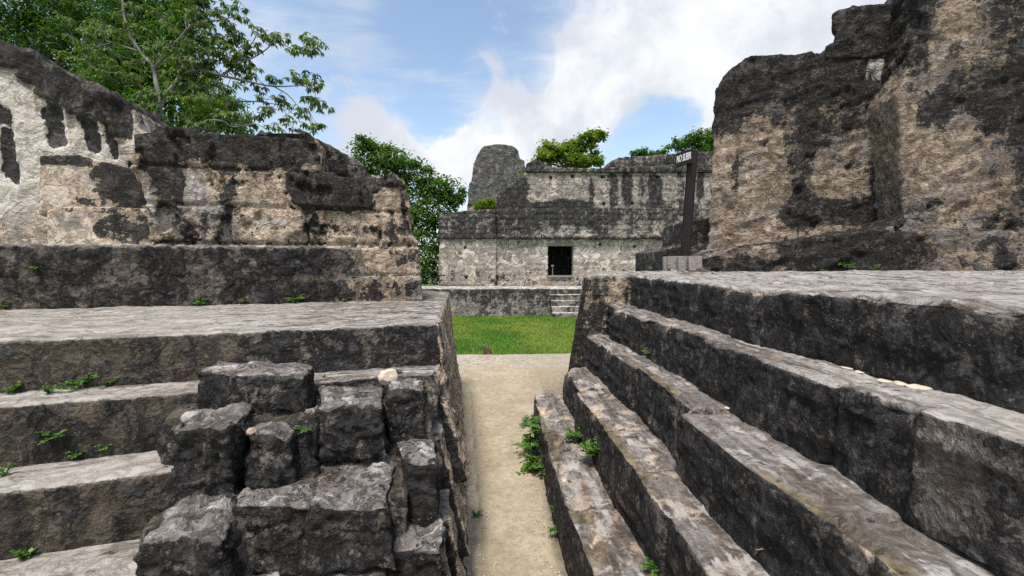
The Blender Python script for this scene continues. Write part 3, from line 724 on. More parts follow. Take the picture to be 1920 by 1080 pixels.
fc = bpy.data.curves.new('lettering', 'FONT'); fc.body = 'NO SUBIR'; fc.size = .115; fc.extrude = .0015; fc.align_x = 'CENTER'; fc.align_y = 'CENTER'; fc.shear = .12; fc.offset = .0016
fo = bpy.data.objects.new('t', fc); COL.objects.link(fo)
dg = bpy.context.evaluated_depsgraph_get(); dg.update(); me = bpy.data.meshes.new_from_object(fo.evaluated_get(dg)); bpy.data.objects.remove(fo)
bx = max(v.co.x for v in me.vertices)-min(v.co.x for v in me.vertices); ksc = wl*.84/bx
for v in me.vertices:
    c = cb+nb_*(.055+.0125+.0015+v.co.z)+ub*(v.co.x*ksc)+Vector((0, 0, 1))*(v.co.y*1.0); v.co = c
link('lettering', me, M_LETTER, bd)
def plank(name, px0, px1, py0, py1, Y, th, label, lean=0, rz=0):
    c = at_y((px0+px1)/2, (py0+py1)/2, Y); k = Y/FPX
    bm = bmesh.new(); Mx = Matrix.Rotation(rad(rz), 3, 'Z')@Matrix.Rotation(rad(lean), 3, 'X')
    box_bm(bm, (0, 0, 0), (px1-px0)*k, th, (py1-py0)*k, Mx); bmesh.ops.bevel(bm, geom=bm.edges[:], offset=.004, segments=2, affect='EDGES')
    me = bpy.data.meshes.new(name); bm.to_mesh(me); bm.free()
    o = link(name, me, M_GREYWOOD); o.location = c; return tag(o, label, 'timber', 'grey timber bracing the sign post')
plank('timber_board', 1251, 1316, 480, 505, 4.82, .03, 'wide grey weathered board lying across the foot of the sign post', -8, -4)
plank('timber_offcut', 1243, 1257, 481, 508, 4.86, .03, 'narrow grey board end at the left of the sign foot', -6, 3)
plank('timber_stake', 1270, 1283, 482, 509, 4.76, .05, 'short grey stake before the board, directly under the post', -9, 5)
plank('timber_stake', 1290, 1303, 482, 508.5, 4.76, .05, 'short grey stake before the board, nearer the eroded wall', -9, -6)

# ================================================================== FAR PALACE
FP = Face((-10, 23.), (20, 23.))
pal = thing('palace', 'long ruined stone palace with dark frieze and one doorway across the lawn', 'building', (4, 24, .7))
def far_fn(fn2):
    def fn(P, N):
        n = len(P); low = fbm(P, .5, 4, .5, 301); mid = fbm(P, 1.8, 4, .55, 302); fine = fbm(P, 6, 3, .5, 303)
        A, Bm = MK(n); D = .08*low+.05*mid+.035*fine
        jb, rb = masonry(P[:, 0]+.05*mid, P[:, 2]+.04*mid, .7, .27, .5, 31, .05)
        up = sst(N[:, 2], .5, .9)
        D, A, Bm = fn2(P, N, D, A, Bm, low, mid, fine, jb, rb, up)
        return D, A, Bm
    return fn
def F_low(P, N, D, A, Bm, low, mid, fine, jb, rb, up):
    z = P[:, 2]; b = lambda px, py, rx, ry: FP.blob(P, px, py, rx, ry)
    foot = 1-sst(z, FP.zz(1000, 520), FP.zz(1000, 490))
    jz = .25+.75*sst(mid, -.05, .1)
    D = D*.6-.03*(1-jb)*jz-.06*foot*np.clip(fine, -.2, 1)+(rb > .82)*.0
    A[:, 0] = .03+.26*foot+.24*((rb > .80)*sst(mid, -.02, .1))+.2*np.clip(mid, -.2, .3)+.18*(1-jb)*jz+.2*sst(z, FP.zz(1000, 452), FP.zz(1000, 444))
    A[:, 1] = .55+.4*low; A[:, 2] = .50-.35*foot+.25*np.clip(low, -.3, .3); Bm[:, 0] = .14+.2*b(985, 490, 40, 18); Bm[:, 1] = .05
    for (px, py) in [(873, 465), (875, 520), (1125, 458), (1190, 462)]:
        h = FP.blob(P, px, py, 2.6, 2.6, 0, .3); A[:, 0] += h; D = D-.12*h  # putlog holes: small dents with their inner shade painted dark
    return D, A, Bm
def F_frieze(P, N, D, A, Bm, low, mid, fine, jb, rb, up):
    D = D*1.2+.05*fine-.03*(1-jb)
    A[:, 0] = .60+.28*fine+.2*mid; A[:, 1] = .35; A[:, 2] = .16+.5*np.clip(fine, -.2, .3)
    z = P[:, 2]; A[:, 0] -= .22*FP.blob(P, 1065, 435, 60, 10)+.16*FP.blob(P, 1200, 430, 60, 14)-.1*FP.blob(P, 1000, 400, 80, 12); Bm[:, 1] = .06; Bm[:, 0] = .1
    return D, A, Bm
def F_up(P, N, D, A, Bm, low, mid, fine, jb, rb, up):
    b = lambda px, py, rx, ry, k=.35: FP.blob(P, px, py, rx, ry, 1.5, k)
    D = D*.7-.03*(1-jb)*sst(mid, -.1, .1)
    d = .13+.35*mid+.16*(1-jb)+.5*np.clip(fbm(P*np.array([2., 2., .3]), 1., 3, .5, 341), -.1, .4)
    for (px, py, rx, ry, v) in [(1152, 360, 9, 40, .45), (1176, 350, 12, 32, .45), (1228, 350, 13, 32, .45), (1208, 345, 5, 25, .2), (1276, 345, 7, 40, .3), (1312, 350, 7, 26, .45), (960, 370, 34, 50, .42), (1045, 388, 60, 14, .45), (1000, 395, 60, 12, .3), (1250, 388, 70, 12, .3), (1110, 360, 6, 30, .2), (1093, 345, 20, 20, .12)]:
        d = d+1.35*v*b(px, py, rx, ry)
    for (px, py) in [(1033, 333), (1073, 330), (1130, 332), (1132, 382), (1186, 381), (1233, 333)]:
        h = FP.blob(P, px, py, 2.6, 2.8, 1.5, .3); d = d+h; D = D-.12*h  # shade inside these small wall holes is painted in as well
    A[:, 0] = d+.4*up; A[:, 1] = .42+.4*low; A[:, 2] = .34+.3*np.clip(low, -.3, .3); Bm[:, 2] = .5*b(1050, 325, 10, 10)+.35*b(1110, 328, 12, 8); Bm[:, 0] = .08
    return D, A, Bm
VF = .055
def palace_part(name, slabs, fn2, parent=None, vox=VF, sm=2):
    bm = bmesh.new()
    for pix, d, dep in slabs: FP.slab(bm, pix, d, dep)
    return stone(name, bm, vox, far_fn(fn2), M_FAR, parent if parent is not None else pal, sm)
rect = lambda x0, x1, y0, y1: [(x0, y1), (x0, y0), (x1, y0), (x1, y1)]
palace_part('left_wing', [([(821, 538), (824, 444), (931, 444), (931, 538)], -.22, 3)], F_low)
palace_part('facade', [(rect(925, 1028, 440, 538), 0, .7), (rect(1075, 1256, 440, 538), 0, .7), (rect(1300, 1560, 440, 538), 0, .7), (rect(1240, 1310, 440, 456), 0, .7), (rect(1020, 1085, 440, 459), 0, .7), (rect(1020, 1085, 518, 538), 0, .7), (rect(1240, 1310, 518, 538), 0, .7)], F_low)
palace_part('wing_frieze', [([(818, 448), (820, 436), (822, 398), (929, 392), (931, 448)], -.36, 3.2)], F_frieze)
palace_part('frieze', [([(929, 447), (929, 392), (1000, 390), (1560, 390), (1560, 449)], -.14, 3.4), (rect(925, 1560, 440, 448), -.28, .5)], F_frieze)
palace_part('upper_wall', [([(929, 410), (930, 368), (945, 352), (962, 348), (972, 332), (984, 326), (990, 316), (1020, 316), (1560, 318), (1560, 410)], 1.5, 2.6)], F_up)
palace_part('cornice', [([(986, 322), (988, 306), (1005, 301), (1026, 306), (1032, 313), (1100, 315), (1330, 308), (1560, 306), (1560, 324)], 1.36, 2.5)], F_frieze)
palace_part('roof_crest', [([(1136, 320), (1142, 305), (1160, 295), (1200, 292), (1270, 287), (1330, 282), (1560, 276), (1560, 320)], 3.2, 2.0)], F_frieze)
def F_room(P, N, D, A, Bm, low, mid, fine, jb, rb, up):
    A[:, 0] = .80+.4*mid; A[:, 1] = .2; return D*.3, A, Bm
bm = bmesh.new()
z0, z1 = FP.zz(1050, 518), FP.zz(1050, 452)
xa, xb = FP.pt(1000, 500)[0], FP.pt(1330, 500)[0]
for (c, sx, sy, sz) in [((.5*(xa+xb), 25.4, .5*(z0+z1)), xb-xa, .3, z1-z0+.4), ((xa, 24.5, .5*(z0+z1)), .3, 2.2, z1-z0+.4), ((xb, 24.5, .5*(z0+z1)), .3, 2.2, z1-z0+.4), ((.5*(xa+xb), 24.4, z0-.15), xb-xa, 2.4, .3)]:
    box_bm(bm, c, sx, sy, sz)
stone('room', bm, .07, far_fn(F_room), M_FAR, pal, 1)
bm = bmesh.new(); FP.slab(bm, rect(1027, 1076, 455, 461), -.03, .6); 
me = bpy.data.meshes.new('lintel'); bmesh.ops.recalc_face_normals(bm, faces=bm.faces[:]); bm.to_mesh(me); bm.free()
M_PS = simple_mat('pale_stone', (.16, .15, .115), (.26, .24, .19), 8, .9, .02); link('lintel', me, M_PS, pal)
bm = bmesh.new(); FP.slab(bm, rect(1026, 1076, 516.5, 520), -.10, .6); me = bpy.data.meshes.new('threshold'); bmesh.ops.recalc_face_normals(bm, faces=bm.faces[:]); bm.to_mesh(me); bm.free(); link('threshold', me, M_PS, pal)
# small notice stand in the doorway
nst = thing('notice_stand', 'small grey notice stand inside the dark palace doorway', 'sign', tuple(FP.pt(1036, 517, .4)))
V_, F_ = [], []
tube(V_, F_, [FP.pt(1036, 517, .4), FP.pt(1036, 499, .4)], [.03, .03]); link('stem', np_mesh('stem', V_, F_), M_GREYWOOD, nst)
bm = bmesh.new(); box_bm(bm, Vector(FP.pt(1036, 498.5, .38)), .15, .06, .09, Matrix.Rotation(rad(-35), 3, 'X')); me = bpy.data.meshes.new('plate'); bm.to_mesh(me); bm.free(); link('plate', me, M_GREYWOOD, nst)
# terrace with its little stair
ter = thing('terrace_wall', 'low lichen-covered terrace wall with a small stair before the palace', 'wall', (1, 20.4, ZLAWN))
FT = Face((-10, 20.3), (20, 20.3))
def ter_fn(P, N):
    n = len(P); A, Bm = MK(n); up = sst(N[:, 2], .5, .9); low = fbm(P, .7, 4, .5, 311); mid = fbm(P, 2.4, 4, .55, 312); fine = fbm(P, 8, 3, .5, 313)
    D = .05*low+.05*mid+.035*fine
    zr = (P[:, 2]-ZLAWN)/1.35
    A[:, 0] = (1-up)*(.48+.3*mid+.14*sst(zr, .5, .9)-.10*(1-sst(zr, .2, .6)))+up*.05; A[:, 1] = .25; A[:, 2] = up*.55+(1-up)*(.22+.5*np.clip(fine, -.2, .3))
    Bm[:, 1] = (1-up)*(.22+.25*low)+.12*(1-sst(zr, 0, .2)); Bm[:, 0] = .12
    return D, A, Bm
bm = bmesh.new(); zt_ = FT.zz(900, 541)
prism(bm, [(-9, 20.3), (16, 20.3), (16, 24), (-9, 24)], [(-9, 20.25), (16, 20.25), (16, 24), (-9, 24)], zt_, ZLAWN-.2)
stone('retaining_wall', bm, .055, ter_fn, M_FAR, ter, 1)
def tstep_fn(P, N):
    D, A, Bm = ter_fn(P, N); up = sst(N[:, 2], .5, .9); A[:, 0] -= .12*up; A[:, 2] += .2*up; Bm[:, 1] += .1*(1-up)*sst(P[:, 2], .3, .6)
    return D*.8, A, Bm
xs0, xs1 = FT.pt(1031, 560)[0], FT.pt(1112, 560)[0]
for i in range(5):
    bm = bmesh.new(); zz = zt_-(zt_-ZLAWN)/5.*(i)-.02-(0 if i else .0); yf = 20.3-.24*i-.03
    prism(bm, [(xs0, yf), (xs1, yf), (xs1, yf+.5), (xs0, yf+.5)], [(xs0, yf), (xs1, yf), (xs1, yf+.5), (xs0, yf+.5)], zz, ZLAWN-.1 if i == 4 else zz-.6)
    stone('step', bm, .04, tstep_fn, M_FAR, ter, 1)
# temple with roof comb far behind
FTm = Face((-30, 46.), (30, 46.))
tem = thing('temple_tower', 'tall dark grey tapering temple roof comb rising far behind the palace', 'tower', tuple(FTm.pt(935, 420)))
def tem_fn(P, N):
    n = len(P); A, Bm = MK(n); z = P[:, 2]; low = fbm(P, .3, 4, .5, 321); mid = fbm(P, 1., 4, .55, 322); fine = fbm(P, 3.2, 3, .5, 323)
    ba = FTm.blob(P, 935, 392, 80, 7, 0, .2)
    jb, rb = masonry(P[:, 0], z, 0, 1.15, 2.2, 41, .12)
    D = .14*low+.16*mid+.10*fine-.02*(1-jb)
    A[:, 0] = .50+.35*fine+.2*mid-.45*ba; A[:, 1] = .25+.3*ba; A[:, 2] = .16+.6*np.clip(fine, -.2, .3)+.2*ba; Bm[:, 2] = .04
    return D, A, Bm
M_TEM = stone_mat('temple_limestone', sc=.16, bump=.8, tan=(.42, .36, .27), grey=(.20, .19, .185), dark=(.055, .053, .053), speck=.4, spec_sc=.5)
bm = bmesh.new(); FTm.slab(bm, [(874, 470), (876, 382), (1000, 384), (1000, 470)], .5, 4)
stone('base', bm, .12, tem_fn, M_TEM, tem, 1)
bm = bmesh.new(); FTm.slab(bm, [(877, 384), (879, 345), (884, 340), (888, 305), (896, 288), (906, 273), (930, 270), (958, 272), (970, 280), (976, 298), (984, 301), (986, 330), (992, 345), (993, 384)], .4, 3.4)
stone('roof_comb', bm, .12, tem_fn, M_TEM, tem, 1)

# ================================================================== TREES
def leaves(cent, nrm_up, size, rs, droop=.3, aspect=.42):
    """folded leaf blades around centres; returns verts, faces"""
    n = len(cent); a = rs.uniform(0, 6.283, n); el = rs.normal(-droop, .45, n)
    d = np.stack([np.cos(a)*np.cos(el), np.sin(a)*np.cos(el), np.sin(el)], 1)
    r = np.cross(d, np.array([0, 0, 1.])); r /= np.linalg.norm(r, axis=1)[:, None]+1e-9
    u = np.cross(r, d); tw = rs.normal(0, .5, n)[:, None]; r2 = r*np.cos(tw)+u*np.sin(tw); u2 = np.cross(r2, d)
    L = (size*rs.uniform(.6, 1.3, n))[:, None]
    V = np.stack([cent, cent+d*L*.5+r2*L*aspect*.5+u2*L*.08, cent+d*L-u2*L*.06, cent+d*L*.5-r2*L*aspect*.5+u2*L*.08], 1)
    return V.reshape(-1, 3), np.arange(n*4).reshape(-1, 4)
def branchy(V, F, p, d, L, r, depth, rs, tips, spread=.6, k=5):
    pts = [p]; n = 4; dd = d
    for i in range(n):
        dd = dd+rs.normal(0, .13, 3)+np.array([0, 0, .04]); dd /= np.linalg.norm(dd); pts.append(pts[-1]+dd*L/n)
    tube(V, F, pts, [r*(1-.45*i/n) for i in range(n+1)], k)
    tips.append((pts[-1], depth)); tips.append((pts[2], depth))
    if depth > 0:
        for j in range(3 if depth > 1 else 2):
            ax = rs.normal(0, 1, 3); nd = dd+spread*ax/np.linalg.norm(ax); nd[2] += .1; nd /= np.linalg.norm(nd)
            st = pts[-1] if j == 0 else pts[rs.integers(2, n+1)]
            branchy(V, F, st, nd, L*rs.uniform(.6, .85), r*.55, depth-1, rs, tips, spread, k)
def tree(name, label, cat, base, h_trunk, r, clumps, leaf, nleaf, mat, seed, group=None, droop=.3, bark=None, aspect=.42):
    """clumps: (centre, radii) of foliage; branches run from the trunk top to each clump"""
    rs = np.random.default_rng(seed); t = thing(name, label, cat, tuple(base), group)
    V_, F_ = [], []; base = np.asarray(base, float)
    cm = np.mean([c for c, _ in clumps], 0); top = base+np.array([0, 0, h_trunk]); top[:2] = base[:2]*.6+cm[:2]*.4
    tube(V_, F_, [base, base*.6+top*.4+rs.normal(0, .08, 3), top], [r*1.2, r, r*.8], 8)
    C = []; R = []
    for c, rd in clumps:
        c = np.asarray(c, float); mid = top*.5+c*.5+rs.normal(0, .15, 3)*np.linalg.norm(c-top)*.5
        tube(V_, F_, [top, mid, c], [r*.55, r*.34, r*.12], 6)
        vol = rd[0]*rd[1]*rd[2]
        m = max(14, int(20*vol**.5))
        for _ in range(m):                                                # twigs with leaf sprays
            v = rs.normal(0, 1, 3); v /= np.linalg.norm(v); q_ = c+v*np.array(rd)*rs.uniform(.4, 1.08)
            if rs.random() < .4: tube(V_, F_, [c+(q_-c)*.2, q_], [r*.09, r*.03], 4)
            C.append(q_); R.append(np.mean(rd)*rs.uniform(.14, .34))
    C = np.array(C); R = np.array(R)
    idx = rs.integers(0, len(C), nleaf); v = rs.normal(0, 1, (nleaf, 3))*np.array([1, 1, .6])
    cent = C[idx]+v*R[idx][:, None]
    lv_, lf_ = leaves(cent, None, leaf, rs, droop, aspect)
    me = np_mesh('crown', lv_, lf_); per = np.clip(rs.random(len(C))[idx]*.6+rs.random(nleaf)*.4, 0, 1); attr(me, 'rnd', np.repeat(per, 4))
    link('trunk', np_mesh('trunk', V_, F_, True), bark or M_BARK, t); link('crown', me, mat, t)
    return t
L_DARK = leaf_mat('dark_leaf', (.025, .070, .014), (.085, .175, .030), (.15, .22, .04), .35)
L_MID = leaf_mat('mid_leaf', (.038, .098, .016), (.110, .205, .034), (.17, .26, .05), .35)
L_LIME = leaf_mat('lime_leaf', (.09, .17, .022), (.25, .32, .05), (.36, .37, .08), .4)
L_CEC = leaf_mat('umbrella_leaf', (.055, .110, .028), (.150, .215, .065), (.36, .29, .06), .35)
L_WEED = leaf_mat('weed_leaf', (.045, .125, .02), (.14, .26, .04), (.26, .33, .06), .35)
def clump(px, py, Y, rx, ry, ryd=None):
    k = Y/FPX; return (at_y(px, py, Y), (rx*k, (ryd or rx)*k, ry*k))
tree('tree', 'dark dense tree at the top left corner behind the white wall', 'tree', at_y(60, 500, 13)+np.array([0, 0, -1]), 4.5, .22,
     [clump(30, 60, 13, 70, 60), (at_y(-60, 20, 13), (1.3, 1.2, 1.2)), clump(110, 30, 13, 60, 50), clump(100, 110, 13, 60, 45), clump(180, 60, 12.5, 60, 60), clump(40, -40, 13, 90, 50), clump(200, 150, 12, 55, 50), clump(150, -40, 13, 80, 40), clump(190, 200, 12, 50, 40)], .15, 26000, L_DARK, 1, None, .5, None, .34)
tree('tree', 'broad feathery green tree behind the wall, rising beside the dark corner tree', 'tree', at_y(300, 560, 11)+np.array([0, 0, -1]), 4.0, .2,
     [clump(260, 40, 11, 60, 55), clump(330, 60, 11, 55, 60), clump(300, 130, 11, 70, 50), clump(250, 150, 10.5, 50, 45), clump(350, 190, 11, 60, 50), clump(290, 215, 10.5, 50, 40), clump(280, -20, 11, 60, 40), clump(360, 20, 11, 28, 42), clump(215, 100, 10.5, 50, 50), clump(410, 215, 10.5, 50, 30), clump(350, 110, 11, 40, 60)], .13, 30000, L_MID, 2, None, .5, None, .3)
tree('tree', 'rounded green tree between the left ruin and the palace', 'tree', at_y(760, 545, 24)+np.array([0, 0, -1]), 3.5, .25,
     [clump(690, 285, 24, 28, 24), clump(720, 300, 24, 34, 30), clump(760, 320, 24, 34, 30), clump(700, 340, 24, 50, 44), clump(790, 350, 24, 40, 36), clump(770, 400, 24, 50, 50), clump(820, 355, 24, 34, 26), clump(850, 368, 24.5, 22, 18), clump(830, 400, 24, 36, 40), clump(800, 460, 24, 44, 50), clump(810, 515, 24.5, 36, 30), clump(690, 270, 24, 16, 12), clump(660, 330, 24, 40, 40)], .21, 21000, L_MID, 3, None, .3, None, .5)
tree('tree', 'yellow-green leafy tree growing on the ruin just behind the palace roof', 'tree', at_y(1060, 380, 34), 2.6, .22,
     [clump(1030, 285, 34, 26, 20), clump(1015, 305, 34, 22, 16), clump(1062, 290, 34, 24, 20), clump(1092, 268, 34, 22, 18), clump(1118, 256, 34, 18, 12), clump(1080, 305, 34, 28, 14), clump(1110, 298, 34, 20, 14), clump(1005, 318, 34, 10, 10), clump(988, 330, 34, 8, 7)], .30, 11000, L_LIME, 4, None, .2, None, .5)
tree('tree', 'flat-topped distant tree behind the palace beside the eroded wall', 'tree', at_y(1300, 420, 48), 6, .3,
     [clump(1300, 262, 48, 26, 12), clump(1270, 274, 48, 22, 9), clump(1330, 258, 48, 26, 12), clump(1320, 280, 48, 28, 10), clump(1200, 288, 48, 14, 5), clump(1235, 289, 48, 18, 5), clump(1350, 270, 48, 26, 14)], .34, 7000, L_MID, 6, None, .1, None, .45)
t_ = thing('shrub', 'small bright shrub sprouting on the roof of the palace wing', 'shrub', tuple(FP.pt(905, 392, 2.5)))
rs = np.random.default_rng(8); cc = np.array([FP.pt(x, y, 2.2) for x, y in [(895, 388), (905, 383), (915, 384), (925, 388), (910, 390), (898, 392), (922, 380)]]); cen = cc[rs.integers(0, 7, 1500)]+rs.normal(0, .13, (1500, 3))*np.array([1, 1.2, .9])
v_, f_ = leaves(cen, None, .17, rs, -.5, .4); me = np_mesh('foliage', v_, f_); attr(me, 'rnd', np.repeat(rs.random(1500), 4)); link('foliage', me, L_LIME, t_)
V_, F_ = [], []
for c in cc: tube(V_, F_, [FP.pt(908, 396, 2.4), c], [.03, .012], 4)
link('stem', np_mesh('stem', V_, F_), M_BARK, t_)

# --- open-branched umbrella-leaved tree over the left wall
cec = thing('umbrella_tree', 'open pale-branched tree with drooping umbrella leaves leaning over the left wall', 'tree', tuple(at_y(432, 400, 7.2)))
V_, F_ = [], []; ros = []
def br(pts, r0, r1, dy=0.):
    n = len(pts); P_ = [at_y(x, y, 7.2+d) for x, y, d in pts]
    # smooth the drawn line
    Q_ = [P_[0]]
    for i in range(n-1):
        a, b = P_[max(i-1, 0)], P_[min(i+2, n-1)]
        for t in (.33, .66, 1.):
            h = P_[i]*(2*t**3-3*t**2+1)+P_[i+1]*(-2*t**3+3*t**2)+(P_[i+1]-a)*.5*(t**3-2*t**2+t)+(b-P_[i])*.5*(t**3-t**2)
            Q_.append(h)
    m = len(Q_); tube(V_, F_, Q_, [r0+(r1-r0)*i/(m-1) for i in range(m)], 6); return Q_
br([(282, 420, 0), (284, 330, 0), (288, 245, 0), (295, 215, 0), (302, 187, 0)], .06, .045)
B = []
B.append(br([(302, 187, 0), (293, 157, 0), (287, 127, .1), (263, 97, .2), (245, 67, .2), (233, 33, .3), (228, -20, .3)], .036, .014))
B.append(br([(288, 130, .1), (310, 103, 0), (333, 77, 0), (360, 47, -.1), (385, 42, -.2), (410, 38, -.2), (437, 32, -.2)], .028, .007))
B.append(br([(302, 187, 0), (327, 160, -.1), (343, 140, -.1), (377, 132, -.2), (417, 142, -.2), (467, 153, -.2), (513, 162, -.2), (567, 160, -.2)], .040, .007))
B.append(br([(417, 142, -.2), (440, 122, -.2), (452, 102, -.2), (470, 85, -.2), (483, 62, -.2)], .016, .006))
B.append(br([(440, 122, -.2), (475, 108, -.3), (500, 92, -.3), (517, 78, -.3), (547, 91, -.4), (567, 90, -.4), (578, 75, -.4)], .012, .005))
B.append(br([(513, 162, -.2), (540, 178, -.2), (562, 202, -.2), (580, 209, -.2), (592, 192, -.2)], .010, .005))
B.append(br([(330, 260, -.3), (360, 240, -.3), (393, 226, -.4), (420, 228, -.4), (437, 238, -.4), (480, 232, -.4)], .022, .010))
B.append(br([(343, 140, -.1), (380, 170, -.1), (430, 190, 0), (480, 190, 0), (530, 198, 0)], .020, .006))
B.append(br([(302, 190, 0), (270, 165, .2), (230, 140, .3), (190, 133, .3), (150, 110, .3)], .018, .006))
B.append(br([(377, 132, -.2), (392, 105, -.2), (405, 75, -.2), (402, 55, -.2)], .012, .006))
B.append(br([(430, 40, -.2), (440, 75, -.2), (455, 100, -.2), (460, 122, -.2)], .007, .006))
B.append(br([(263, 97, .2), (225, 85, .2), (180, 72, .3), (145, 78, .3)], .014, .005))
B.append(br([(310, 103, 0), (330, 108, -.2), (360, 104, -.3), (390, 92, -.3)], .010, .005))
RP = [(410, 30), (437, 27), (457, 37), (483, 58), (500, 66), (513, 66), (530, 72), (573, 72), (590, 82), (580, 135), (570, 150), (590, 152), (560, 140), (593, 188), (607, 203), (600, 233), (585, 240), (467, 117), (477, 133), (443, 127), (455, 110), (430, 105), (410, 70), (413, 100), (425, 85),
      (500, 187), (533, 193), (493, 207), (450, 217), (533, 217), (567, 217), (517, 238), (467, 233), (550, 240), (480, 220), (515, 205), (560, 228), (430, 210), (440, 195), (410, 200), (143, 77), (173, 67), (117, 97), (160, 90), (190, 60), (267, 50), (320, 50), (367, 40), (300, 30), (345, 25), (380, 20), (187, 133), (233, 140), (277, 180), (260, 190), (300, 200),
      (150, 112), (210, 125), (330, 130), (370, 160), (395, 150), (350, 185), (320, 170), (380, 190), (390, 215), (250, 120), (230, 30), (250, 10), (470, 150), (490, 165), (445, 160), (420, 165), (340, 220), (365, 230), (310, 230), (400, 240), (440, 240), (330, 90), (355, 75), (395, 60), (240, 200), (265, 220), (285, 15), (205, 95), (225, 60), (400, 120), (385, 110)]
rs = np.random.default_rng(12); CE = []; ST = []
BP = np.array([p for b in B for p in b])
extra = [BP[i]+rs.normal(0, .10, 3)+np.array([0, 0, .08]) for i in rs.integers(0, len(BP), 120)]
for c in [at_y(x, y, 7.0+rs.uniform(-.35, .35)) for x, y in RP]+extra:
    j = np.argmin(((BP-c)**2).sum(1)); dist = np.linalg.norm(BP[j]-c)
    if .03 < dist: tube(V_, F_, [BP[j], BP[j]*.5+c*.5+np.array([0, 0, -.03*dist/.2]), c], [.007, .005, .004], 4)
    for k in range(rs.integers(4, 7)):                                    # a handful of hand-shaped leaves on stalks
        a = rs.uniform(0, 6.283); e = rs.uniform(-.3, .7); st = c+np.array([math.cos(a)*math.cos(e), math.sin(a)*math.cos(e), math.sin(e)])*rs.uniform(.04, .12)
        tube(V_, F_, [c, st], [.003, .002], 3)
        for m in range(7):
            CE.append(st); ST.append(a+(m-3)*.62+rs.normal(0, .1))
CE = np.array(CE); ST = np.array(ST); n = len(CE)
el = rs.normal(-.75, .25, n); d = np.stack([np.cos(ST)*np.cos(el), np.sin(ST)*np.cos(el), np.sin(el)], 1); r = np.cross(d, np.array([0, 0, 1.])); r /= np.linalg.norm(r, axis=1)[:, None]; u = np.cross(r, d)
L = (.095*rs.uniform(.65, 1.3, n))[:, None]
Vv = np.stack([CE, CE+d*L*.55+r*L*.15+u*L*.06, CE+d*L-u*L*.12, CE+d*L*.55-r*L*.15+u*L*.06], 1).reshape(-1, 3)
me = np_mesh('crown', Vv, np.arange(n*4).reshape(-1, 4)); attr(me, 'rnd', np.repeat(np.clip(np.repeat(rs.random(n//7), 7)*.75+rs.random(n)*.25, 0, 1), 4))
link('trunk', np_mesh('trunk', V_, F_, True), M_PALEBARK, cec); link('crown', me, L_CEC, cec)

# ================================================================== WEEDS AND SMALL THINGS
dg = bpy.context.evaluated_depsgraph_get(); dg.update()
def hit(px, py):
    d = Vector(ray(px, py)).normalized(); ok, loc, nrm, i, ob, mt = S.ray_cast(dg, Vector(ORI), d)
    return np.array(loc), np.array(nrm)
def weed(px, py, size, label, kind='fern', seed=0, group='weeds growing from the stone joints'):
    """a rooted tuft: stems that arch out from the wall or ground, each carrying paired leaflets"""
    rs = np.random.default_rng(seed+int(px*7+py)); p, nr = hit(px, py); k = np.linalg.norm(p-ORI)/FPX*.95; sz = size*k*1.2
    t = thing('weed', label, 'plant', tuple(p), group)
    V_, F_ = [], []; C = []; Dd = []
    ns = max(6, int(size*.55)) if kind == 'fern' else max(7, int(size*.5))
    for i in range(ns):
        a = rs.uniform(0, 6.283); d = np.array([math.cos(a), math.sin(a), rs.uniform(.25, 1.2)])+nr*.9; d /= np.linalg.norm(d); L = sz*rs.uniform(.55, 1.1)
        pts = [p-nr*.01, p+d*L*.55, p+d*L+np.array([0, 0, -.28*L])]
        tube(V_, F_, pts, [.0016, .0012, .0008], 3)
        for f in np.linspace(.25, 1, 6 if kind == 'fern' else 5):
            q_ = pts[0]*(1-f)**2+2*pts[1]*f*(1-f)+pts[2]*f*f
            for sg in (-1, 1):
                sd_ = np.cross(d, [0, 0, 1.]); sd_ /= np.linalg.norm(sd_)+1e-9
                C.append(q_); Dd.append(sd_*sg+d*.6+rs.normal(0, .25, 3))
    C = np.array(C); Dd = np.array(Dd); Dd /= np.linalg.norm(Dd, axis=1)[:, None]; n = len(C)
    r = np.cross(Dd, nr*.5+np.array([0, 0, 1.])); r /= np.linalg.norm(r, axis=1)[:, None]+1e-9; u = np.cross(r, Dd)
    L = (sz*(.26 if kind == 'fern' else .30)*rs.uniform(.6, 1.2, n))[:, None]; asp = .22 if kind == 'fern' else .34
    V = np.stack([C, C+Dd*L*.5+r*L*asp+u*L*.08, C+Dd*L-u*L*.1, C+Dd*L*.5-r*L*asp+u*L*.08], 1).reshape(-1, 3)
    me = np_mesh('leaves', V, np.arange(n*4).reshape(-1, 4)); attr(me, 'rnd', np.repeat(rs.random(n), 4))
    link('leaves', me, L_WEED, t); link('stems', np_mesh('stems', V_, F_), L_WEED, t)
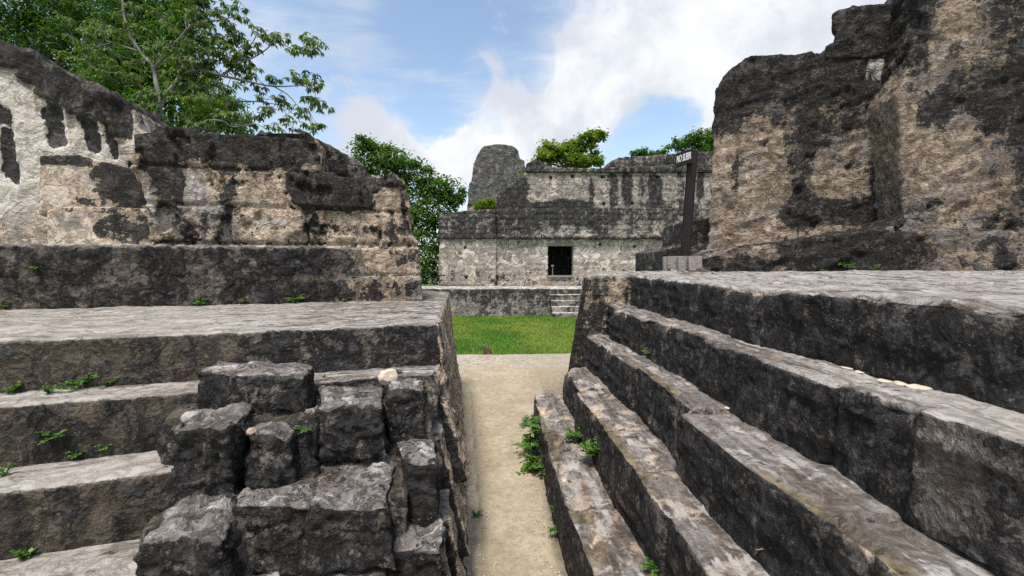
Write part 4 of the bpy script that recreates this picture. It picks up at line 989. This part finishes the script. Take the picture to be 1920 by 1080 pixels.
for (px, py, sz, lb, kd) in [
    (550, 566, 22, 'largest fern at the foot of the left plinth wall', 'fern'), (647, 562, 12, 'small yellow-green fern at the plinth foot nearest the alley corner', 'fern'),
    (378, 568, 13, 'low flat weed at the plinth foot below a vertical slot', 'leaf'), (457, 565, 8, 'tiny weed at the plinth foot left of the largest fern', 'leaf'),
    (68, 503, 10, 'lone light green sprig on the face of the plinth wall', 'leaf'), (14, 576, 10, 'dark weed at the far left end of the plinth foot', 'leaf'),
    (150, 722, 20, 'green fern in the corner behind the upper left step', 'fern'), (203, 724, 12, 'small weed just right of the fern behind the upper left step', 'leaf'),
    (95, 738, 12, 'low creeping weed left of the fern behind the upper left step', 'leaf'), (20, 738, 14, 'mossy tuft at the far left behind the upper left step', 'leaf'),
    (100, 820, 15, 'bright sprig high on the second left riser', 'leaf'), (142, 856, 11, 'round green tuft low on the second left riser', 'leaf'), (198, 841, 10, 'flat pair of leaves on the second left riser nearest the black blocks', 'leaf'),
    (10, 893, 13, 'weed at the far left edge above the third tread', 'leaf'), (48, 1047, 17, 'yellow-green weed on the lowest visible left riser', 'leaf'), (571, 806, 15, 'yellowish sprig in the gap between two black blocks', 'leaf'), (606, 708, 7, 'tiny sprout in the joint right of the top black block', 'leaf'),
    (1010, 805, 30, 'upper part of the weed clump on the path side of the lowest right step', 'leaf'), (1010, 843, 36, 'thick middle weed of the clump beside the lowest right step', 'leaf'), (1016, 878, 32, 'lower weed of the clump beside the lowest right step', 'leaf'), (985, 790, 12, 'small weed at the end of the lowest right step', 'leaf'),
    (1088, 822, 26, 'upper weed growing on the riser above the lowest right tread', 'leaf'), (1118, 850, 28, 'lower hanging weed on the riser above the lowest right tread', 'leaf'), (1216, 664, 13, 'green tuft on the tread below the top right riser', 'leaf'),
    (1228, 1070, 18, 'weed at the bottom edge of the picture between two right steps', 'leaf'), (1045, 995, 13, 'small weed on the path edge by the lowest right step, near the viewer', 'leaf'), (1038, 960, 10, 'tiny weed on the path edge by the lowest right step, farther than another', 'leaf'), (893, 968, 14, 'thin weed at the foot of the left side wall on the path', 'leaf'),
    (1583, 500, 15, 'tallest weed at the foot of the eroded right wall', 'leaf'), (1533, 507, 10, 'small weed at the right wall foot, nearest the sign', 'fern'), (1640, 507, 11, 'spiky weed at the right wall foot beneath the dark hollow', 'fern'), (1210, 521, 6, 'tiny moss tuft on the top edge of the right platform', 'leaf')]:
    weed(px, py, sz, lb, kd)
rs = np.random.default_rng(31); bm = bmesh.new()
for i in range(420):
    y = 2.2+6*rs.random()**1.3; sd = rs.random()
    x = (.36 if y < 4.6 else .62)-abs(rs.normal(0, .07)) if sd < .6 else (-.09-(y-2.35)*.077+abs(rs.normal(0, .09)) if sd < .85 else rs.uniform(-.2, .4))
    if y > 5.8 and x < -.3: continue
    r_ = rs.uniform(.003, .011); z_ = path_z(np.array([[x, y, 0.]]))[0]
    M_ = Matrix.Translation((x, y, z_+r_*.3))@Matrix.Rotation(rs.uniform(0, 6), 4, 'Z')@Matrix.Diagonal((r_*1.3, r_, r_*.6, 1))
    bmesh.ops.create_icosphere(bm, subdivisions=1, radius=1, matrix=M_)
me = bpy.data.meshes.new('path_gravel'); bm.to_mesh(me); bm.free()
tag(link('path_gravel', me, simple_mat('grit', (.16, .14, .11), (.55, .5, .42), 60, .9)), 'small grit and stone chips scattered along the edges of the path', 'gravel', kind='stuff')
# loose stones, flakes, leaf, twig
def pebble(name, px, py, rx, ry, label, mat, cat, group=None, flat=1., seed=0):
    p, nr = hit(px, py)
    for _ in range(30):
        if nr[2] > .72 or name == 'loose_stone': break
        py += 2; p, nr = hit(px, py)
    k = np.linalg.norm(p-ORI)/FPX*.93; bm = bmesh.new(); bmesh.ops.create_icosphere(bm, subdivisions=4, radius=1)
    rs = random.Random(seed); P = np.array([v.co for v in bm.verts])
    for _ in range(9):                                                    # facets knocked off
        n_ = np.array([rs.gauss(0, 1) for _ in range(3)]); n_ /= np.linalg.norm(n_); h = rs.uniform(.62, .85); e = P@n_-h; P -= np.clip(e, 0, 9)[:, None]*n_*.9
    P *= (1+.25*fbm(P, 2.2, 3, .5, seed))[:, None]; P *= np.array([rx*k, rx*k*(.8 if flat == 1 else .6), ry*k*flat])
    for v, c in zip(bm.verts, P): v.co = c
    me = bpy.data.meshes.new(name); bm.to_mesh(me); bm.free(); me.polygons.foreach_set('use_smooth', [True]*len(me.polygons))
    o = link(name, me, mat); o.location = p+np.array([0, 0, ry*k*flat*.55]); o.rotation_euler = (0, 0, rs.uniform(0, 6)); return tag(o, label, cat, group)
M_PALE = simple_mat('pale_fresh_stone', (.50, .40, .29), (.68, .58, .45), 26, .9, .006)
M_FLAKE = simple_mat('plaster_flake', (.52, .42, .31), (.66, .57, .46), 60, .9, .002)
M_RED = simple_mat('pinkish_stone', (.30, .20, .16), (.50, .38, .33), 40, .9, .004)
pebble('loose_stone', 728, 716, 19, 17, 'pale cream loose stone resting on black block at the alley corner', M_PALE, 'stone', None, 1, 3)
pebble('pebble', 471, 797, 9, 7, 'small pinkish pebble lying among the black blocks', M_RED, 'stone', None, 1, 5)
for i, (px, py, rx, ry, lb) in enumerate([(1662, 692, 19, 4, 'largest cream plaster flake on the upper right tread'), (1726, 706, 26, 4, 'long cream plaster flake against the top right riser'), (1588, 671, 9, 3, 'small cream plaster flake left of the largest one on the upper right tread'), (1690, 720, 17, 3, 'thin cream plaster flake nearest the tread edge, below the long one'),
                                  (1364, 756, 7, 3, 'tiny pale flake on the second right tread'), (1612, 690, 10, 2, 'faint flat flake between two bigger ones on the upper right tread')]):
    pebble('plaster_flake', px, py, rx, ry, lb, M_FLAKE, 'stone', 'plaster flakes fallen on the right steps', .55, 20+i)
p, nr = hit(350, 764)
bm = bmesh.new(); vs = [bm.verts.new(c) for c in [(-.022, 0, .002), (0, -.010, .010), (.024, 0, .004), (0, .010, .012)]]; bm.faces.new(vs); me = bpy.data.meshes.new('fallen_leaf'); bm.to_mesh(me); bm.free()
o = link('fallen_leaf', me, simple_mat('dry_leaf', (.42, .17, .04), (.55, .27, .07), 40, .7)); o.location = p; o.rotation_euler = (.5, .3, 2.2); tag(o, 'curled orange-brown dead leaf at the end of the upper left tread', 'leaf')
p, nr = hit(1430, 1033); V_, F_ = [], []; tube(V_, F_, [(-.025, 0, .004), (0, .002, .006), (.025, 0, .004)], [.002, .003, .002], 5)
o = link('twig', np_mesh('twig', V_, F_), simple_mat('dry_twig', (.22, .12, .07), (.35, .2, .12), 40)); o.location = p; tag(o, 'short brown twig lying on the third right tread', 'twig')
# bird in the grass just beyond the end of the path
def bird():
    Y = 8.95; c0 = at_y(913, 658, Y); cx, zc = c0[0], c0[2]
    t = thing('bird', 'dark bronze ground bird with bluish head, only its back showing past the path end', 'bird', (cx, Y, ZLAWN))
    nodes = [((.06, -.16, -.10), .045), ((.03, -.06, -.02), .085), ((0, .04, .005), .088), ((-.03, .12, -.01), .06), ((-.055, .15, .04), .030), ((-.065, .155, .085), .026), ((-.075, .185, .083), .014)]
    vs = [(cx+a[0], Y+a[1], zc+a[2]) for a, r in nodes]; ed = [(i, i+1) for i in range(len(vs)-1)]
    for sx in (-.035, .04):
        b = len(vs); vs += [(cx+sx, Y+.03, zc-.12), (cx+sx+.005, Y, (zc+ZLAWN)*.5-.05), (cx+sx, Y+.02, ZLAWN+.01), (cx+sx, Y+.08, ZLAWN+.01)]; ed += [(2, b), (b, b+1), (b+1, b+2), (b+2, b+3)]
    me = bpy.data.meshes.new('body'); me.from_pydata(vs, ed, []); me.update(); o = bpy.data.objects.new('body', me); COL.objects.link(o)
    o.modifiers.new('s', 'SKIN'); rr = [r for _, r in nodes]+[.04, .012, .010, .008]*2
    for i, v in enumerate(me.skin_vertices[0].data): v.radius = (rr[i], rr[i]); v.use_root = i == 2
    m = o.modifiers.new('u', 'SUBSURF'); m.levels = 2; m.render_levels = 2
    dg = bpy.context.evaluated_depsgraph_get(); dg.update(); m2 = bpy.data.meshes.new_from_object(o.evaluated_get(dg)); bpy.data.objects.remove(o)
    m2.polygons.foreach_set('use_smooth', [True]*len(m2.polygons)); m2.name = 'body'
    link('body', m2, simple_mat('bronze_feathers', (.006, .005, .007), (.11, .042, .018), 22, .5, .01), t)
    bm = bmesh.new(); bmesh.ops.create_uvsphere(bm, u_segments=12, v_segments=8, radius=1)
    for v in bm.verts: v.co = Vector((cx-.066+v.co.x*.026, Y+.158+v.co.y*.034, zc+.088+v.co.z*.026))
    me = bpy.data.meshes.new('head'); bm.to_mesh(me); bm.free(); link('head', me, simple_mat('blue_skin', (.05, .08, .16), (.16, .24, .40), 30, .5), t)
bird()
